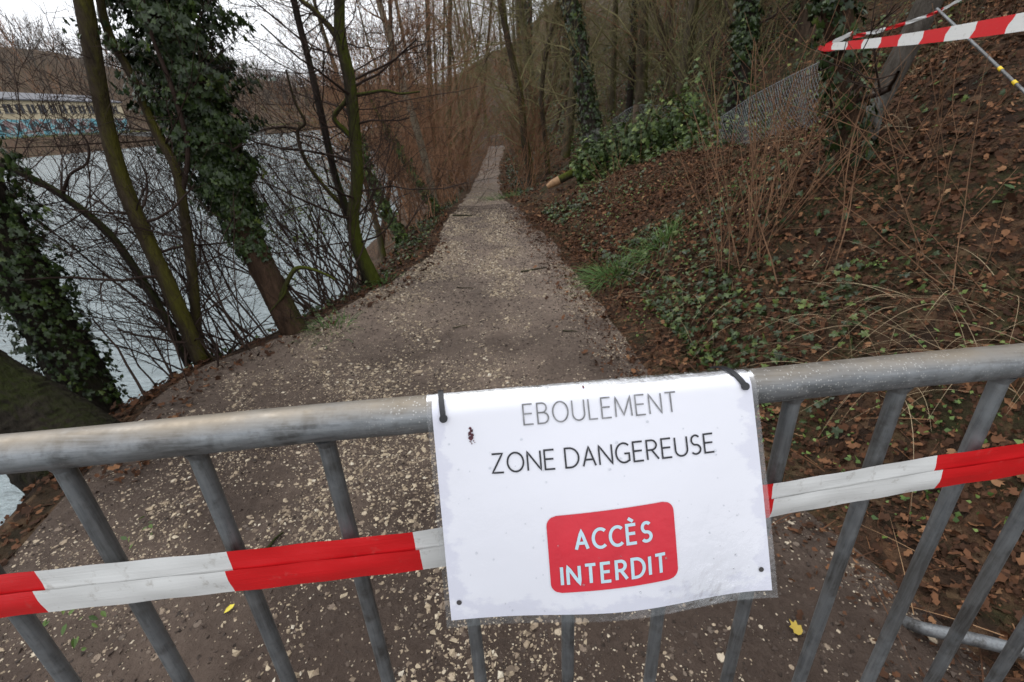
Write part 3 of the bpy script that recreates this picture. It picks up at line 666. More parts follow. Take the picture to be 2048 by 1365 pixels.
def ribbon(P, w):
    P = np.array(P, float); Q = [P[0]]
    for a, b in zip(P[:-1], P[1:]):
        m_ = max(1, int(np.linalg.norm(b - a) / 3)); Q += [a + (b - a) * k / m_ for k in range(1, m_ + 1)]
    Q = np.array(Q); T = np.diff(Q, axis=0); T /= np.linalg.norm(T, axis=1)[:, None] + 1e-9
    Nn = np.stack([-T[:, 1], T[:, 0]], -1); Lr = []
    for k in range(len(Q)):
        a = Nn[max(k - 1, 0)]; b = Nn[min(k, len(Nn) - 1)]; mm = a + b; l = np.linalg.norm(mm)
        mm = a if l < .2 else mm / l; c = max(mm @ a, .72); Lr.append((Q[k] - mm * w / 2 / c, Q[k] + mm * w / 2 / c))
    Lr = np.array(Lr).reshape(-1, 2)
    return Lr, [(2 * k, 2 * k + 1, 2 * k + 3, 2 * k + 2) for k in range(len(Q) - 1)]
def lettering(text, x0, x1, yt, yb, wk, mat, off, gap=.22, slope=0., part='lettering'):
    adv = sum(GL[c][0] + gap for c in text) - gap; Hh = yb - yt; kx = (x1 - x0) / adv; mb = MB(); x = 0.; j = 0
    for c in text:
        for st in GL[c][1]:
            pl = [(x0 + (x + p[0]) * kx, yb - p[1] * Hh) for p in st]
            q, f = ribbon(pl, wk * Hh); j += 1
            mb.add([sgn_n(a / 285., (b + slope * (a - x0)) * KY, off + (j % 3) * .00006) for a, b in q], f)
        x += GL[c][0] + gap
    mb.build(part, mat, sign, False)
lettering('EBOULEMENT', 77.5, 213.5, 17, 33.8, .075, M['fade'], .0009, .23, .006)
lettering('ZONE DANGEREUSE', 47, 243, 56.3, 72.3, .095, M['ink'], .0009, .2, 0)
lettering('ACCÈS', 113, 178.5, 126.2, 142.3, .17, M['signblue'], .0014, .30, -.03)
lettering('INTERDIT', 99, 189.5, 157.5, 174, .17, M['signblue'], .0014, .32, -.04)
for x, y in ((8.3, 186.5), (276.6, 183)):
    mb = MB(); t = [(x + 2.3 * math.cos(k * .5236), y + 2.3 * math.sin(k * .5236)) for k in range(12)]
    mb.add([sgn_n(a / 285., b * KY, .001) for a, b in t], [list(range(12))]); mb.build('punched_hole', M['hole'], sign)
mb = MB()
for x, y, r_ in ((31, 33, 1.3), (32, 35, 1.7), (30.2, 37.5, 2.0), (32.4, 38.5, 1.6), (31, 41, 2.1), (30, 44, .6), (31.4, 46, .55), (33, 43.6, .6), (34, 45, .5), (30.8, 44.5, .5)):
    mb.add([sgn_n((x + r_ * math.cos(k * .785) * R.uniform(.6, 1.2)) / 285., (y + r_ * math.sin(k * .785) * R.uniform(.6, 1.3)) * KY, .001 + R.random() * .0003) for k in range(8)], [list(range(8))])
mb.build('dried_smear', M['smear'], sign, False)
mb = MB(); mb.add([sgn_n((133 + .9 * math.cos(k * .785)) / 285., (6 + 1.6 * math.sin(k * .785)) * KY, .0012) for k in range(8)], [list(range(8))]); mb.build('dried_speck', M['smear'], sign, False)
mb = MB()
for k in range(75):
    x, y = R.uniform(6, 278), R.uniform(38, 200); r_ = R.choice([.5, .6, .7, .8, 1.0, 1.3]) * .001
    c = sgn_n(x / 285., y * KY, .0008); n_ = nrm(sgn_n(x / 285., y * KY, .01) - c); A = BU; Bb = np.cross(n_, A); rows = []
    for h, q in ((0, 1), (.35, .85), (.6, .45)): rows += [c + n_ * h * r_ + (A * math.cos(i * .785) + Bb * math.sin(i * .785)) * q * r_ for i in range(8)]
    rows.append(c + n_ * .68 * r_)
    mb.add(rows, [(b_ * 8 + i, b_ * 8 + (i + 1) % 8, b_ * 8 + 8 + (i + 1) % 8, b_ * 8 + 8 + i) for b_ in range(2) for i in range(8)], [(16 + i, 16 + (i + 1) % 8, 24) for i in range(8)])
tag(mb.build('raindrops', M['drop'], sign), kind='stuff')
# cable ties over the rail
def cable_tie(x, y, lean, label):
    P = []
    for k in range(26):
        b = (y + 1.5) * KY * (1 - k / 14); a = (x - lean * (k / 14)) / 285.
        if b > 0: P.append(sgn_n(a, b, .0016))
        else:
            ph = math.radians(88) - b / (RR + .002); s = SL + a * SW; P.append(bl(s, -(RR + .0035) * math.sin(ph), (RR + .0035) * math.cos(ph)))
    P = np.array(P); T = nrm(np.gradient(P, axis=0)); A = nrm(BU - (T @ BU)[:, None] * T); Nn = np.cross(A, T)
    w, h = .0024, .0008; V = np.stack([P - A * w - Nn * h, P + A * w - Nn * h, P + A * w + Nn * h, P - A * w + Nn * h], 1).reshape(-1, 3)
    f = [(4 * k + i, 4 * k + (i + 1) % 4, 4 * k + 4 + (i + 1) % 4, 4 * k + 4 + i) for k in range(25) for i in range(4)]
    t = thing('cable_tie', label, 'cable tie', P[0])
    mb = MB(); mb.add(V, f, [(0, 1, 2, 3), (100, 101, 102, 103)]); mb.build('strap', M['tie'], t, False)
    mb = MB(); c = P[0]; mb.tube([c - Nn[0] * .0008, c + Nn[0] * .0014], .0036, 14); mb.build('tail_end', M['tie'], t)
cable_tie(9.3, 21, 1.5, 'black nylon cable tie on the corner beside the dark red smear of the white notice')
cable_tie(278, 17, 9, 'black nylon cable tie bent over the rail on the clean corner of the white notice')

# ------------------------------------------------------------------ red and white hazard tape
def tape(root, cuts_up, cuts_lo, fu, fm, fl, parts):
    """upper and lower fold of a tape; cuts: list of (position, colour); fu/fm/fl give the top, fold and bottom lines"""
    for cuts, A, Bf, dz in ((cuts_up, fu, lambda s: fm(s) + BD * .003, 0.), (cuts_lo, lambda s: fm(s) - BD * .003, fl, .0016)):
        for (s0, c), (s1, _) in zip(cuts[:-1], cuts[1:]):
            n = max(2, int(abs(s1 - s0) / .012)); V = []; F4 = []
            for i in range(n + 1):
                s = s0 + (s1 - s0) * i / n; a, b_ = A(s), Bf(s)
                for k in range(6):
                    f = k / 5; p = a + (b_ - a) * f + BN * (dz * (1 - abs(2 * f - 1)) + .0005 * math.sin(s * 40 + k * 1.1) + .0004 * math.sin(s * 97 - k * .9) + dz) + BD * .0008 * math.sin(s * 23 + 1)
                    V.append(p)
            F4 = [(i * 6 + k, i * 6 + k + 1, i * 6 + 7 + k, i * 6 + 6 + k) for i in range(n) for k in range(5)]
            mesh_obj('red_stripe' if c == 'r' else 'white_stripe', V, F4, M['tred' if c == 'r' else 'twhite'], root)
def td(s): return np.interp(s, [-1.02, -.5, -.1, .25, .44, .56, 1.12], [.117, .1185, .1213, .109, .0955, .088, .06])
def tw(s): return np.interp(s, [-1., -.45, -.1, .25, .56, 1.1], [.053, .0525, .051, .0445, .0438, .04])
def tn(s): return .0175 + .0006 * math.sin(s * 31)
tp = thing('hazard_tape', 'red and white plastic hazard tape stretched along the barrier bars behind the notice', 'tape', bl(0, .15, .02))
tape(tp, [(-1.02, 'w'), (-.84, 'w'), (-.64, 'r'), (-.452, 'w'), (-.283, 'r'), (-.108, 'w'), (.07, 'r'), (.2605, 'w'), (.4385, 'r'), (.62, 'w'), (.8, 'r'), (1.12, 'r')],
     [(-1.02, 'w'), (-.85, 'w'), (-.65, 'r'), (-.461, 'w'), (-.289, 'r'), (-.104, 'w'), (.08, 'r'), (.2625, 'w'), (.4475, 'r'), (.63, 'w'), (.81, 'r'), (1.12, 'r')],
     lambda s: bl(s, td(s), tn(s)), lambda s: bl(s, td(s) + tw(s) * .47, tn(s) + .0015), lambda s: bl(s, td(s) + tw(s), tn(s)), None)

# ------------------------------------------------------------------ trees
def grow(g, p, d, L, r, lvl, out, nb=5, spread=.8, wob=.16, trop=.04, rmin=.0012, keep=.42, cs=(.35, .62), t0=.25):
    """a branch with its side branches, appended to out as (points, radii, sides)"""
    n = 7 if L > .5 else (5 if L > .15 else 4); P = [np.asarray(p, float)]; d = nrm(np.asarray(d, float)); D = [d]
    for _ in range(n - 1):
        d = nrm(d + g.normal(0, wob, 3) + np.array([0, 0, trop])); P.append(P[-1] + d * L / (n - 1)); D.append(d)
    P = np.array(P); rr = np.maximum(r * np.linspace(1, keep if lvl > 0 else .3, n), rmin)
    out.append((P, rr, 7 if r > .03 else (5 if r > .008 else 3)))
    if lvl <= 0: return
    for _ in range(max(1, int(nb * g.uniform(.7, 1.3)))):
        t = g.uniform(t0, .98) * (n - 1); i = min(int(t), n - 2); f = t - i; q = P[i] * (1 - f) + P[i + 1] * f
        s = g.normal(0, 1, 3); s = nrm(s - (s @ D[i]) * D[i]); dd = D[i] + s * math.tan(min(1.2, spread * g.uniform(.6, 1.3)))
        grow(g, q, dd, L * g.uniform(*cs), max(rr[i] * g.uniform(.35, .6), rmin), lvl - 1, out, nb, spread, wob, trop, rmin, keep, cs, t0)

def limb(P, r0, r1, n=40, k=14, bulge=.06, g=None, flare=0.):
    """a hand laid trunk: smooth centre line, gently uneven girth, optional root flare"""
    Q = sm(P, n); t = np.linspace(0, 1, n); r = r0 + (r1 - r0) * t ** .8
    r = r * (1 + bulge * np.sin(t * 17 + r0 * 90) * np.sin(t * 7.3)) + flare * r0 * np.exp(-t * 14)
    return (Q, r, k)
def bark_trunk(name, Q, r, mat, root, amp, k=72, n=260, freq=15, twist=3.):
    t0 = np.linspace(0, 1, len(Q)); t1 = np.linspace(0, 1, n); Q = np.stack([np.interp(t1, t0, Q[:, c]) for c in range(3)], -1); r = np.interp(t1, t0, r)
    V, F4 = tube_batch(Q[None], r[None], k); th = np.tile(np.arange(k) * 2 * math.pi / k, n); tt = np.repeat(t1, k); C = np.repeat(Q, k, 0)
    ln = np.linalg.norm(np.diff(Q, axis=0), axis=1).sum(); z = tt * ln
    w = np.sin(z * 9 + 2 * np.sin(th * 2)) * .5 + np.sin(z * 21 + th * 3) * .3 + .25 * np.sin(z * 47 - th * 5)
    rid = 1 - np.abs(np.sin(th * freq * .5 + twist * w)) * 1.5; rid = rid * (.6 + .4 * np.sin(z * 33 + np.sin(th * 7) * 2)) + .35 * np.sin(z * 80 + th * 11 + 3 * w)
    lump = 1.8 * (np.sin(th + z * 2.1) * .5 + np.sin(th * 2 - z * 3.3) * .35 + np.sin(th * 3 + z * 5) * .2)
    V = V + nrm(V - C) * (amp * (rid + lump))[:, None]
    return mesh_obj(name, V, F4, mat, root)
def pix(L, Y):
    """picture points with a distance each -> world points"""
    return [at(a[0], a[1], a[2] if len(a) > 2 else Y) for a in L]
def sprouts(g, Q, r, n, L, lvl, out, side=None, t0=.2, t1=1., nb=4, rk=.22, up=.35, **kw):
    """side branches along a centre line Q"""
    for _ in range(n):
        i = int(g.uniform(t0, t1) * (len(Q) - 2)); T = nrm(Q[i + 1] - Q[i]); s = g.normal(0, 1, 3) + (0 if side is None else np.asarray(side, float))
        s = nrm(s - (s @ T) * T); grow(g, Q[i], s + T * up, L * g.uniform(.5, 1.2), min(max(r[i] * rk * g.uniform(.4, 1.1), .002), .016), lvl, out, nb, **kw)
def ivy_on(g, Q, r, n, thick, size, name, mat, root, t0=0., t1=1., lump=None):
    """ivy leaves round a centre line; lump(t) widens the sleeve"""
    t = g.uniform(t0, t1, n)
    if lump is not None: t = t[g.random(n) < np.clip(lump(t) * 1.6, 0, 1)]; n = len(t)
    i = np.clip((t * (len(Q) - 1)).astype(int), 0, len(Q) - 2); f = (t * (len(Q) - 1) - i)[:, None]
    C = Q[i] * (1 - f) + Q[i + 1] * f; T = nrm(Q[i + 1] - Q[i]); s = g.normal(0, 1, (n, 3)); s = nrm(s - (s * T).sum(1, keepdims=True) * T)
    ang = np.arctan2(s[:, 1], s[:, 0]); cl = .55 + .45 * np.sin(t * 41 + ang * 2.0) * np.sin(t * 23 - ang * 3 + 1) + .25 * np.sin(t * 90 + ang * 5)
    th = thick * (1 if lump is None else lump(t)) * np.clip(cl, .05, 1.6) * g.uniform(.25, 1., n) ** .6
    P = C + s * (r[i] + .01 + th)[:, None]
    N = nrm(s + np.array([0, 0, .35]) + g.normal(0, .35, (n, 3)))
    return scatter(name, IVY, P, frames(N, np.array([[0, 0, 1.]]), .15, g), np.clip(g.lognormal(-.12, .32, n), .35, 1.6) * size, mat, root, g.beta(1.4, 2., n))
def crown_top(g, Q, r, out, n=5, L=2.2, lvl=2):
    for k in range(n):
        i = len(Q) - 1 - k; grow(g, Q[i], nrm(Q[-1] - Q[-4]) + g.normal(0, .45, 3), L * g.uniform(.6, 1), r[i] * .6, lvl, out, 4)
g = np.random.default_rng(77)

# slim mossy trunk, with a dark stem and a forked stem from the same stool
base = edge(400, 722); yb = base[1]
t = thing('mossy_tree', 'slim straight yellow-green mossy trunk leaning over the water beside the dark curved stem', 'tree', base)
Q, r, k = limb([base + [0, 0, -.25], *pix([(392, 700), (345, 590), (285, 460), (240, 350), (205, 215), (170, 20), (120, -220), (60, -520)], yb)], .047, .036, 50); tr = [(Q, r, k)]
tubes_mesh('trunk', tr, M['moss'], t); o_ = []; sprouts(g, Q, r, 30, .6, 2, o_, (-.5, .3, 0), .08, .45, 5); crown_top(g, Q, r, o_, 5, 1.6); tag(tubes_mesh('branches', o_, M['twig'], t), kind='stuff')
t = thing('dark_stem_tree', 'thin dark stem curving up and out to the left over the river', 'tree', base - [.07, 0, 0])
Q, r, k = limb([base + [-.09, 0, -.2], *pix([(378, 735), (330, 635), (258, 520), (205, 455), (125, 392), (60, 355), (-40, 310), (-200, 240)], yb + .02)], .026, .017, 44, 10)
tubes_mesh('trunk', [(Q, r, k)], M['darkbark'], t); o_ = []
Q2, r2, k2 = limb(pix([(125, 392), (140, 350), (175, 325), (172, 280), (128, 235)], yb + .02), .010, .004, 20, 7); o_.append((Q2, r2, k2))
sprouts(g, Q, r, 60, .6, 2, o_, (-.3, .4, .2), .1, 1, 5); sprouts(g, Q2, r2, 6, .3, 1, o_); tag(tubes_mesh('branches', o_, M['twig'], t), kind='stuff')
t = thing('forked_tree', 'dark forked trunk growing beside the slim yellow-green mossy trunk', 'tree', base + [.05, .05, 0])
Q, r, k = limb([base + [.03, .08, -.2], *pix([(400, 690), (386, 560), (372, 450), (352, 340), (310, 260), (262, 150), (215, 60), (190, -60), (150, -300)], yb + .12)], .034, .016, 50, 12)
tubes_mesh('trunk', [(Q, r, k)], M['moss'], t); o_ = [limb(pix([(362, 400), (375, 300), (345, 180), (300, 60), (270, -80)], yb + .12), .016, .008, 30, 8)]
sprouts(g, Q, r, 34, .6, 2, o_, (-.2, .5, .2), .08, .7, 5); tag(tubes_mesh('branches', o_, M['twig'], t), kind='stuff')

# the big ivy tree
base = edge(592, 668); yb = base[1]
t = thing('ivy_tree', 'stout leaning tree with bare brown foot and thick dark ivy sleeve above', 'tree', base)
Q, r, k = limb([base + [.05, .03, -.3], *pix([(588, 660), (545, 575), (492, 470), (452, 375), (420, 290), (385, 190), (345, 70), (310, -60), (250, -300), (190, -560)], yb)], .088, .078, 60, 20, .05, None, .12)
bark_trunk('trunk', Q, r, M['bark'], t, .0042, 64, 300, 20)
ivy_on(g, Q, r, 14000, .24, .028, 'ivy', M['ivy'], t, .25, 1, lambda q: np.interp(q, [.25, .34, .43, .55, .64, .75, 1], [.02, .30, .7, 1.0, 1.35, 1.5, 1.3]))
o_ = []; sprouts(g, Q, r, 16, .6, 2, o_, None, .3, .8, 4, .12); sprouts(g, Q, r, 6, .45, 2, o_, (1, 0, 0), .06, .25, 4, .10)
b1 = limb(pix([(560, 600), (585, 545), (610, 536), (648, 548), (670, 560)], yb - .05), .02, .008, 24, 8); b2 = limb(pix([(572, 575), (568, 590), (540, 625)], yb - .1), .010, .006, 10, 6)
tubes_mesh('mossy_branch', [b1, b2], M['mossy2'], t); tag(tubes_mesh('twigs', o_, M['twig'], t), kind='stuff')

# mossy forked tree and its companion stem
base = edge(745, 562); yb = base[1]
t = thing('mossy_forked_tree', 'green mossy tree with a side limb reaching over the path and a low fork', 'tree', base)
Q, r, k = limb([base + [.03, 0, -.2], *pix([(742, 555), (718, 500), (706, 440), (714, 370), (712, 300), (706, 220), (697, 150), (680, 70), (678, -20), (660, -250), (640, -500)], yb)], .068, .034, 56, 14, .07, None, .5)
L1 = limb(pix([(712, 285), (690, 262), (668, 236), (690, 205), (706, 180)], yb), .026, .016, 24, 9)
L2 = limb(pix([(704, 192), (735, 187), (770, 182), (800, 188), (840, 184)], yb), .017, .006, 24, 8)
L3 = limb(pix([(683, 92), (655, 50), (625, 18), (595, -8), (560, -80)], yb), .024, .014, 24, 9)
tubes_mesh('trunk', [(Q, r, k)], M['mossy2'], t); tubes_mesh('limb', [L1], M['mossy2'], t); tubes_mesh('limb', [L2], M['mossy2'], t); tubes_mesh('limb', [L3], M['moss'], t)
o_ = []
for q in (L1, L2, L3): sprouts(g, q[0], q[1], 9, .8, 2, o_)
sprouts(g, Q, r, 30, 1.0, 3, o_, None, .2, .75, 4); tag(tubes_mesh('twigs', o_, M['twig'], t), kind='stuff')
t = thing('companion_tree', 'dark slender stem rising from the foot of the mossy forked tree', 'tree', base + [-.08, .05, 0])
Q, r, k = limb([base + [-.06, .03, -.2], *pix([(733, 545), (700, 440), (670, 350), (645, 240), (620, 130), (592, 20), (575, -80), (540, -300)], yb + .1)], .038, .022, 46, 11)
L1 = limb(pix([(697, 425), (650, 375), (610, 320), (595, 265), (610, 245), (590, 205), (572, 140)], yb + .15), .022, .009, 34, 8)
L2 = limb(pix([(596, 258), (560, 255), (520, 262), (470, 285)], yb + .2), .013, .005, 20, 7)
L3 = limb(pix([(605, 285), (570, 296), (530, 290), (490, 278)], yb + .2), .008, .003, 20, 6)
tubes_mesh('trunk', [(Q, r, k)], M['darkbark'], t); tubes_mesh('limb', [L1], M['moss'], t); o_ = [L2, L3]
for q in (L1, L2, L3): sprouts(g, q[0], q[1], 9, .7, 2, o_)
sprouts(g, Q, r, 32, 1.1, 3, o_, None, .15, .8, 4); tag(tubes_mesh('twigs', o_, M['twig'], t), kind='stuff')

# pale trunk and leaning ivy stems farther along the bank
base = edge(872, 408); yb = base[1]
t = thing('pale_tree', 'pale smooth slender trunk standing against the sky beyond the mossy tree', 'tree', base)
Q, r, k = limb([base + [0, 0, -.3], *pix([(868, 400), (850, 320), (825, 230), (800, 150), (775, 60), (755, -10), (700, -250)], yb)], .075, .045, 44, 10)
tubes_mesh('trunk', [(Q, r, k)], M['pale'], t); o_ = []; sprouts(g, Q, r, 34, 1.3, 3, o_, None, .25, .8, 4, rmin=.0022); tag(tubes_mesh('twigs', o_, M['rusttwig'], t), kind='stuff')
for (pl, lab) in (([(868, 412), (835, 365), (800, 305), (770, 255), (735, 190)], 'mossy ivy stem leaning out from the bank beside the path bend'), ([(800, 470), (770, 420), (740, 350), (715, 270), (690, 180)], 'thin ivy covered stem leaning over the water behind the mossy tree')):
    base = edge(*pl[0]); yb = base[1]; t = thing('leaning_tree', lab, 'tree', base)
    Q, r, k = limb([base + [.03, 0, -.2], *pix(pl, yb)], .05, .02, 30, 10); tubes_mesh('trunk', [(Q, r, k)], M['mossy2'], t)
    ivy_on(g, Q, r, 700, .06, .04, 'ivy', M['ivyl'], t, 0, .8); o_ = []; sprouts(g, Q, r, 18, .9, 2, o_, None, .2, 1, 4, rmin=.0018); tag(tubes_mesh('twigs', o_, M['twig'], t), kind='stuff')

# the two heavy trunks at the water's edge
base = edge(215, 905); yb = base[1]
t = thing('old_tree', 'massive dark trunk with spreading root flare leaning out over the bank behind the rail', 'tree', base)
Q, r, k = limb([base + [.22, .05, -.10], *pix([(205, 890, yb), (120, 855, yb), (20, 810, yb), (-110, 740, yb), (-300, 620, yb), (-520, 430, yb + .1)], yb)], .125, .17, 44, 22, .04)
r = r * np.interp(np.linspace(0, 1, 44), [0, .1, .3, 1], [.55, .85, 1, 1.05])
bark_trunk('trunk', Q, r, M['bigbark'], t, .007, 96, 420, 26)
q = limb(pix([(60, 860, yb), (90, 930, yb - .08), (130, 1000, yb - .15), (165, 1050, yb - .2)], yb), .15, .05, 20, 14); bark_trunk('root', q[0], q[1], M['bigbark'], t, .006, 60, 120, 18)
base = gnd(235, 800); base = at(195, 800, 2.35)
t = thing('ivy_clad_tree', 'upright dark mossy trunk with glossy ivy, rising behind the massive leaning trunk', 'tree', base)
Q, r, k = limb(pix([(240, 920), (185, 800), (120, 690), (62, 590), (10, 490), (-60, 360), (-160, 180), (-300, -60)], 2.35), .125, .10, 50, 18)
bark_trunk('trunk', Q, r, M['bigbark'], t, .006, 72, 300, 22)
ivy_on(g, Q, r, 2900, .12, .024, 'ivy', M['ivy'], t, .12, .8, lambda q: np.interp(q, [.1, .25, .4, .6, 1], [.3, .7, .9, 1.2, 1]))

# right hand trees: (picture points of the trunk, girth, bark, ivy leaves, label)
def tall(name, pl, Y, r0, bark, n_ivy, label, lf=.04, thick=.05, tw=14, mat='ivy', L=1.4, group=None):
    b0 = at(*pl[0], Y); b0[2] = min(b0[2], float(height(b0[0], b0[1])))
    t = thing(name, label, 'tree', b0, group)
    Pp = pix(pl, Y); d = Pp[-1] - Pp[-2]; d = d / np.linalg.norm(d)
    Q, r, k = limb([b0 + [0, 0, -.3], *Pp, Pp[-1] + d * 2.2, Pp[-1] + d * 4.5], r0, r0 * .55, 46, 12, .06, None, .4)
    tubes_mesh('trunk', [(Q, r, k)], M[bark], t)
    if n_ivy: ivy_on(g, Q, r, n_ivy, thick, lf, 'ivy', M[mat], t, .02, .85)
    if tw:
        o_ = []; sprouts(g, Q, r, tw, L, 3, o_, None, .25, .95, 4, .3, rmin=.0022); tag(tubes_mesh('twigs', o_, M['twig' if Y < 9 else 'olivetwig'], t), kind='stuff')
    return t
tall('ivy_tree', [(1186, 285), (1172, 190), (1158, 90), (1140, 0)], 9.5, .19, 'lichen', 1500, 'tall dark trunk speckled with pale ivy leaves behind the fallen log', .045, .05, 14)
tall('slim_tree', [(1062, 355), (1048, 270), (1040, 190), (1018, 90), (1000, 0)], 12.5, .11, 'moss', 0, 'slim mossy brown tree on the path verge, bare at the foot', tw=24, L=2.)
tall('slim_tree', [(1096, 350), (1090, 270), (1083, 200), (1090, 120), (1110, 30)], 12.5, .075, 'moss', 0, 'thinner tree with upswept branches next to the slim mossy verge tree', tw=30, L=2.)
tall('pole_tree', [(1372, 190), (1380, 110), (1392, 0)], 11, .075, 'moss', 0, 'thin straight young trunk on the ivy slope above the fallen log', tw=12)
tall('pole_tree', [(1262, 165), (1266, 90), (1270, 0)], 14, .10, 'darkbark', 300, 'dark thin trunk with some ivy farther up the slope behind the fence post', tw=10)
tall('ivy_tree', [(1488, 120), (1492, 60), (1500, -20)], 8, .15, 'darkbark', 1600, 'dark trunk wholly sleeved in ivy behind the wire mesh', .05, .10, 6)
tall('ivy_tree', [(1700, 290), (1692, 190), (1685, 95), (1668, 0), (1650, -90)], 3.0, .095, 'bark', 1000, 'ivy grown trunk on the slope with the hazard tape wound round it', .03, .07, 8, L=.8)
b0 = at(1735, 265, 3.25); t = thing('leaning_tree', 'smooth grey bare trunk leaning uphill behind the hazard tape', 'tree', b0)
Q, r, k = limb(pix([(1722, 300), (1742, 230), (1795, 130), (1850, 20), (1900, -80), (2000, -280)], 3.25), .072, .062, 40, 16); tubes_mesh('trunk', [(Q, r, k)], M['grey'], t)

# the wooded slope and the thicket at the end of the path: copies of a few bare trees
def bare_proto(seed, H, r0, bark, twig, leaves=0, ivy=0, lean=.08):
    gg = np.random.default_rng(seed); t = thing('bare_tree', 'x', 'tree', (0, 0, -60)); z0 = np.array([0, 0, -60.])
    k_ = [z0 + [0, 0, -.6]]; d = np.array([gg.normal(0, lean), gg.normal(0, lean), 1.])
    for s in range(6): d = nrm(d + gg.normal(0, .07, 3) * [1, 1, 0]); k_.append(k_[-1] + d * H / 5)
    Q, r, k = limb(k_, r0, r0 * .25, 34, 9, .05, None, .4); tubes_mesh('trunk', [(Q, r, k)], M[bark], t); o_ = []
    sprouts(gg, Q, r, 30, H * .30, 3, o_, None, .12, 1., 4, .3, .8, rmin=.003); tag(tubes_mesh('crown', o_, M[twig], t), kind='stuff')
    if leaves:
        e = [a[0][-1] for a in o_]; P = np.array([e[i] for i in gg.integers(0, len(e), leaves)]) + gg.normal(0, .12, (leaves, 3))
        scatter('withered_leaves', SMALL, P, frames(np.tile([[0, 0, 1.]], (leaves, 1)), None, 1., gg), gg.uniform(.03, .055, leaves), M['litter'], t)
    if ivy: ivy_on(gg, Q, r, ivy, .10, .06, 'ivy', M['ivy'], t, .05, .75)
    return t
PR = [bare_proto(1, 9, .10, 'wood1', 'olivetwig'), bare_proto(2, 11, .11, 'wood1', 'olivetwig', 250), bare_proto(3, 8, .08, 'wood2', 'rusttwig', 420), bare_proto(4, 12, .13, 'wood2', 'olivetwig', 0, 900), bare_proto(5, 7, .06, 'wood2', 'rusttwig', 200, 0, .2)]
LB = ['bare mossy tree', 'tall bare tree with few withered leaves', 'rusty twigged tree with clinging brown leaves', 'tall tree with ivy up its trunk', 'slanting young rusty twigged tree']
def dup(root, loc, rz, sc, label, group, name=None):
    r_ = root.copy(); COL.objects.link(r_); r_.location = [float(v) for v in loc]; r_.rotation_euler = (0, 0, rz); r_.scale = (sc,) * 3; r_['label'] = label; r_['group'] = group
    if name: r_.name = name
    for ch in root.children:
        c = ch.copy(); COL.objects.link(c); c.parent = r_
    return r_
spots = []
for y in np.geomspace(9.5, 95, 30):
    for _ in range(4):
        x = float(xr(y)) + (R.uniform(.6, 4 + y * .75) if y > 13 else R.uniform(3.5, 12)); spots.append((x, y * R.uniform(.92, 1.08)))
for _ in range(46):
    y = R.uniform(31, 95); spots.append((R.uniform(-.32, .12) * y, y))
for y in np.geomspace(13, 60, 14): spots.append((float(xl(y)) - R.uniform(.3, 3.2), y * R.uniform(.95, 1.05)))
used = set()
for x, y in spots:
    q = R.choice([0, 0, 1, 2, 3, 3, 4] if x > 0 else [2, 2, 4, 4, 0, 1]); P0 = (x, y, float(height(x, y)))
    a, b_, z_ = project(np.array(P0))
    if not (-100 < a < 2150): continue
    wh = ('on the river side of the dipping path' if x < float(xl(y)) - .2 and y < 29 else 'on the rise behind the small far barrier' if y >= 29 and x < .13 * y else 'on the slope close behind the fallen log' if y < 17 else 'deep in the woods up the slope')
    gr_ = LB[q] + ' ' + wh; lb_ = LB[q] + ' ' + wh
    if q not in used:
        used.add(q); PR[q].location = P0; PR[q]['label'] = lb_; PR[q]['group'] = gr_; PR[q].rotation_euler = (0, 0, R.uniform(0, 6.3))
    else: dup(PR[q], P0, R.uniform(0, 6.3), R.uniform(.8, 1.5), lb_, gr_)

# evergreen undergrowth and brush over the wooded slope
P = ground_pts(60000, 2.2, 30, 6, 55, 1.5); P = P[cover(P, .35, 41, -.1)]; n = len(P); P[:, 2] += np.abs(rng.normal(0, .28, n)) * (.5 + .5 * noise(P[:, 0] * 1.3, P[:, 1] * 1.3, 1, 2))
sz = rng.uniform(.035, .075, n) * np.interp(P[:, 1], [6, 40], [.8, 2.2]); Fm = frames(np.tile([[-.2, -.3, 1.]], (n, 1)), None, .6); pk = rng.random(n) < .45
tag(scatter('undergrowth', SMALL, P[pk], Fm[pk], sz[pk], M['ivyl'], hill), kind='stuff'); tag(scatter('undergrowth', SMALL, P[~pk], Fm[~pk], sz[~pk], M['ivy'], hill), kind='stuff')
# bare shrubs: many thin stems from one stool
def shrub(px, py, n, L, lean, mat, label, lvl=2, r0=.008, nb=4, rmin=.0012, base=None, group=None, sp=.45, mat2=None, leaf=0):
    c = gnd(px, py) if base is None else np.array(base, float); t = thing('bare_shrub', label, 'shrub', c, group); o_ = []
    for _ in range(n):
        p = c + np.array([g.normal(0, .07 + L * .03), g.normal(0, .07 + L * .03), -.04]); d = np.array(lean, float) + g.normal(0, sp, 3) * [1, 1, .3]
        grow(g, p, d, L * g.uniform(.5, 1.15), r0 * g.uniform(.6, 1.2), lvl, o_, nb, .55, .10, .03, rmin)
    tag(tubes_mesh('stems', o_, M[mat], t), kind='stuff')
    if leaf:
        e = [a[0][g.integers(1, len(a[0]))] for a in o_]; P = np.array([e[i] for i in g.integers(0, len(e), leaf)]) + g.normal(0, .03, (leaf, 3))
        scatter('leaves', OVAL, P, frames(np.tile([[0, 0, 1.]], (leaf, 1)), None, .7, g), g.uniform(.025, .05, leaf), M[mat2], t)
    return t
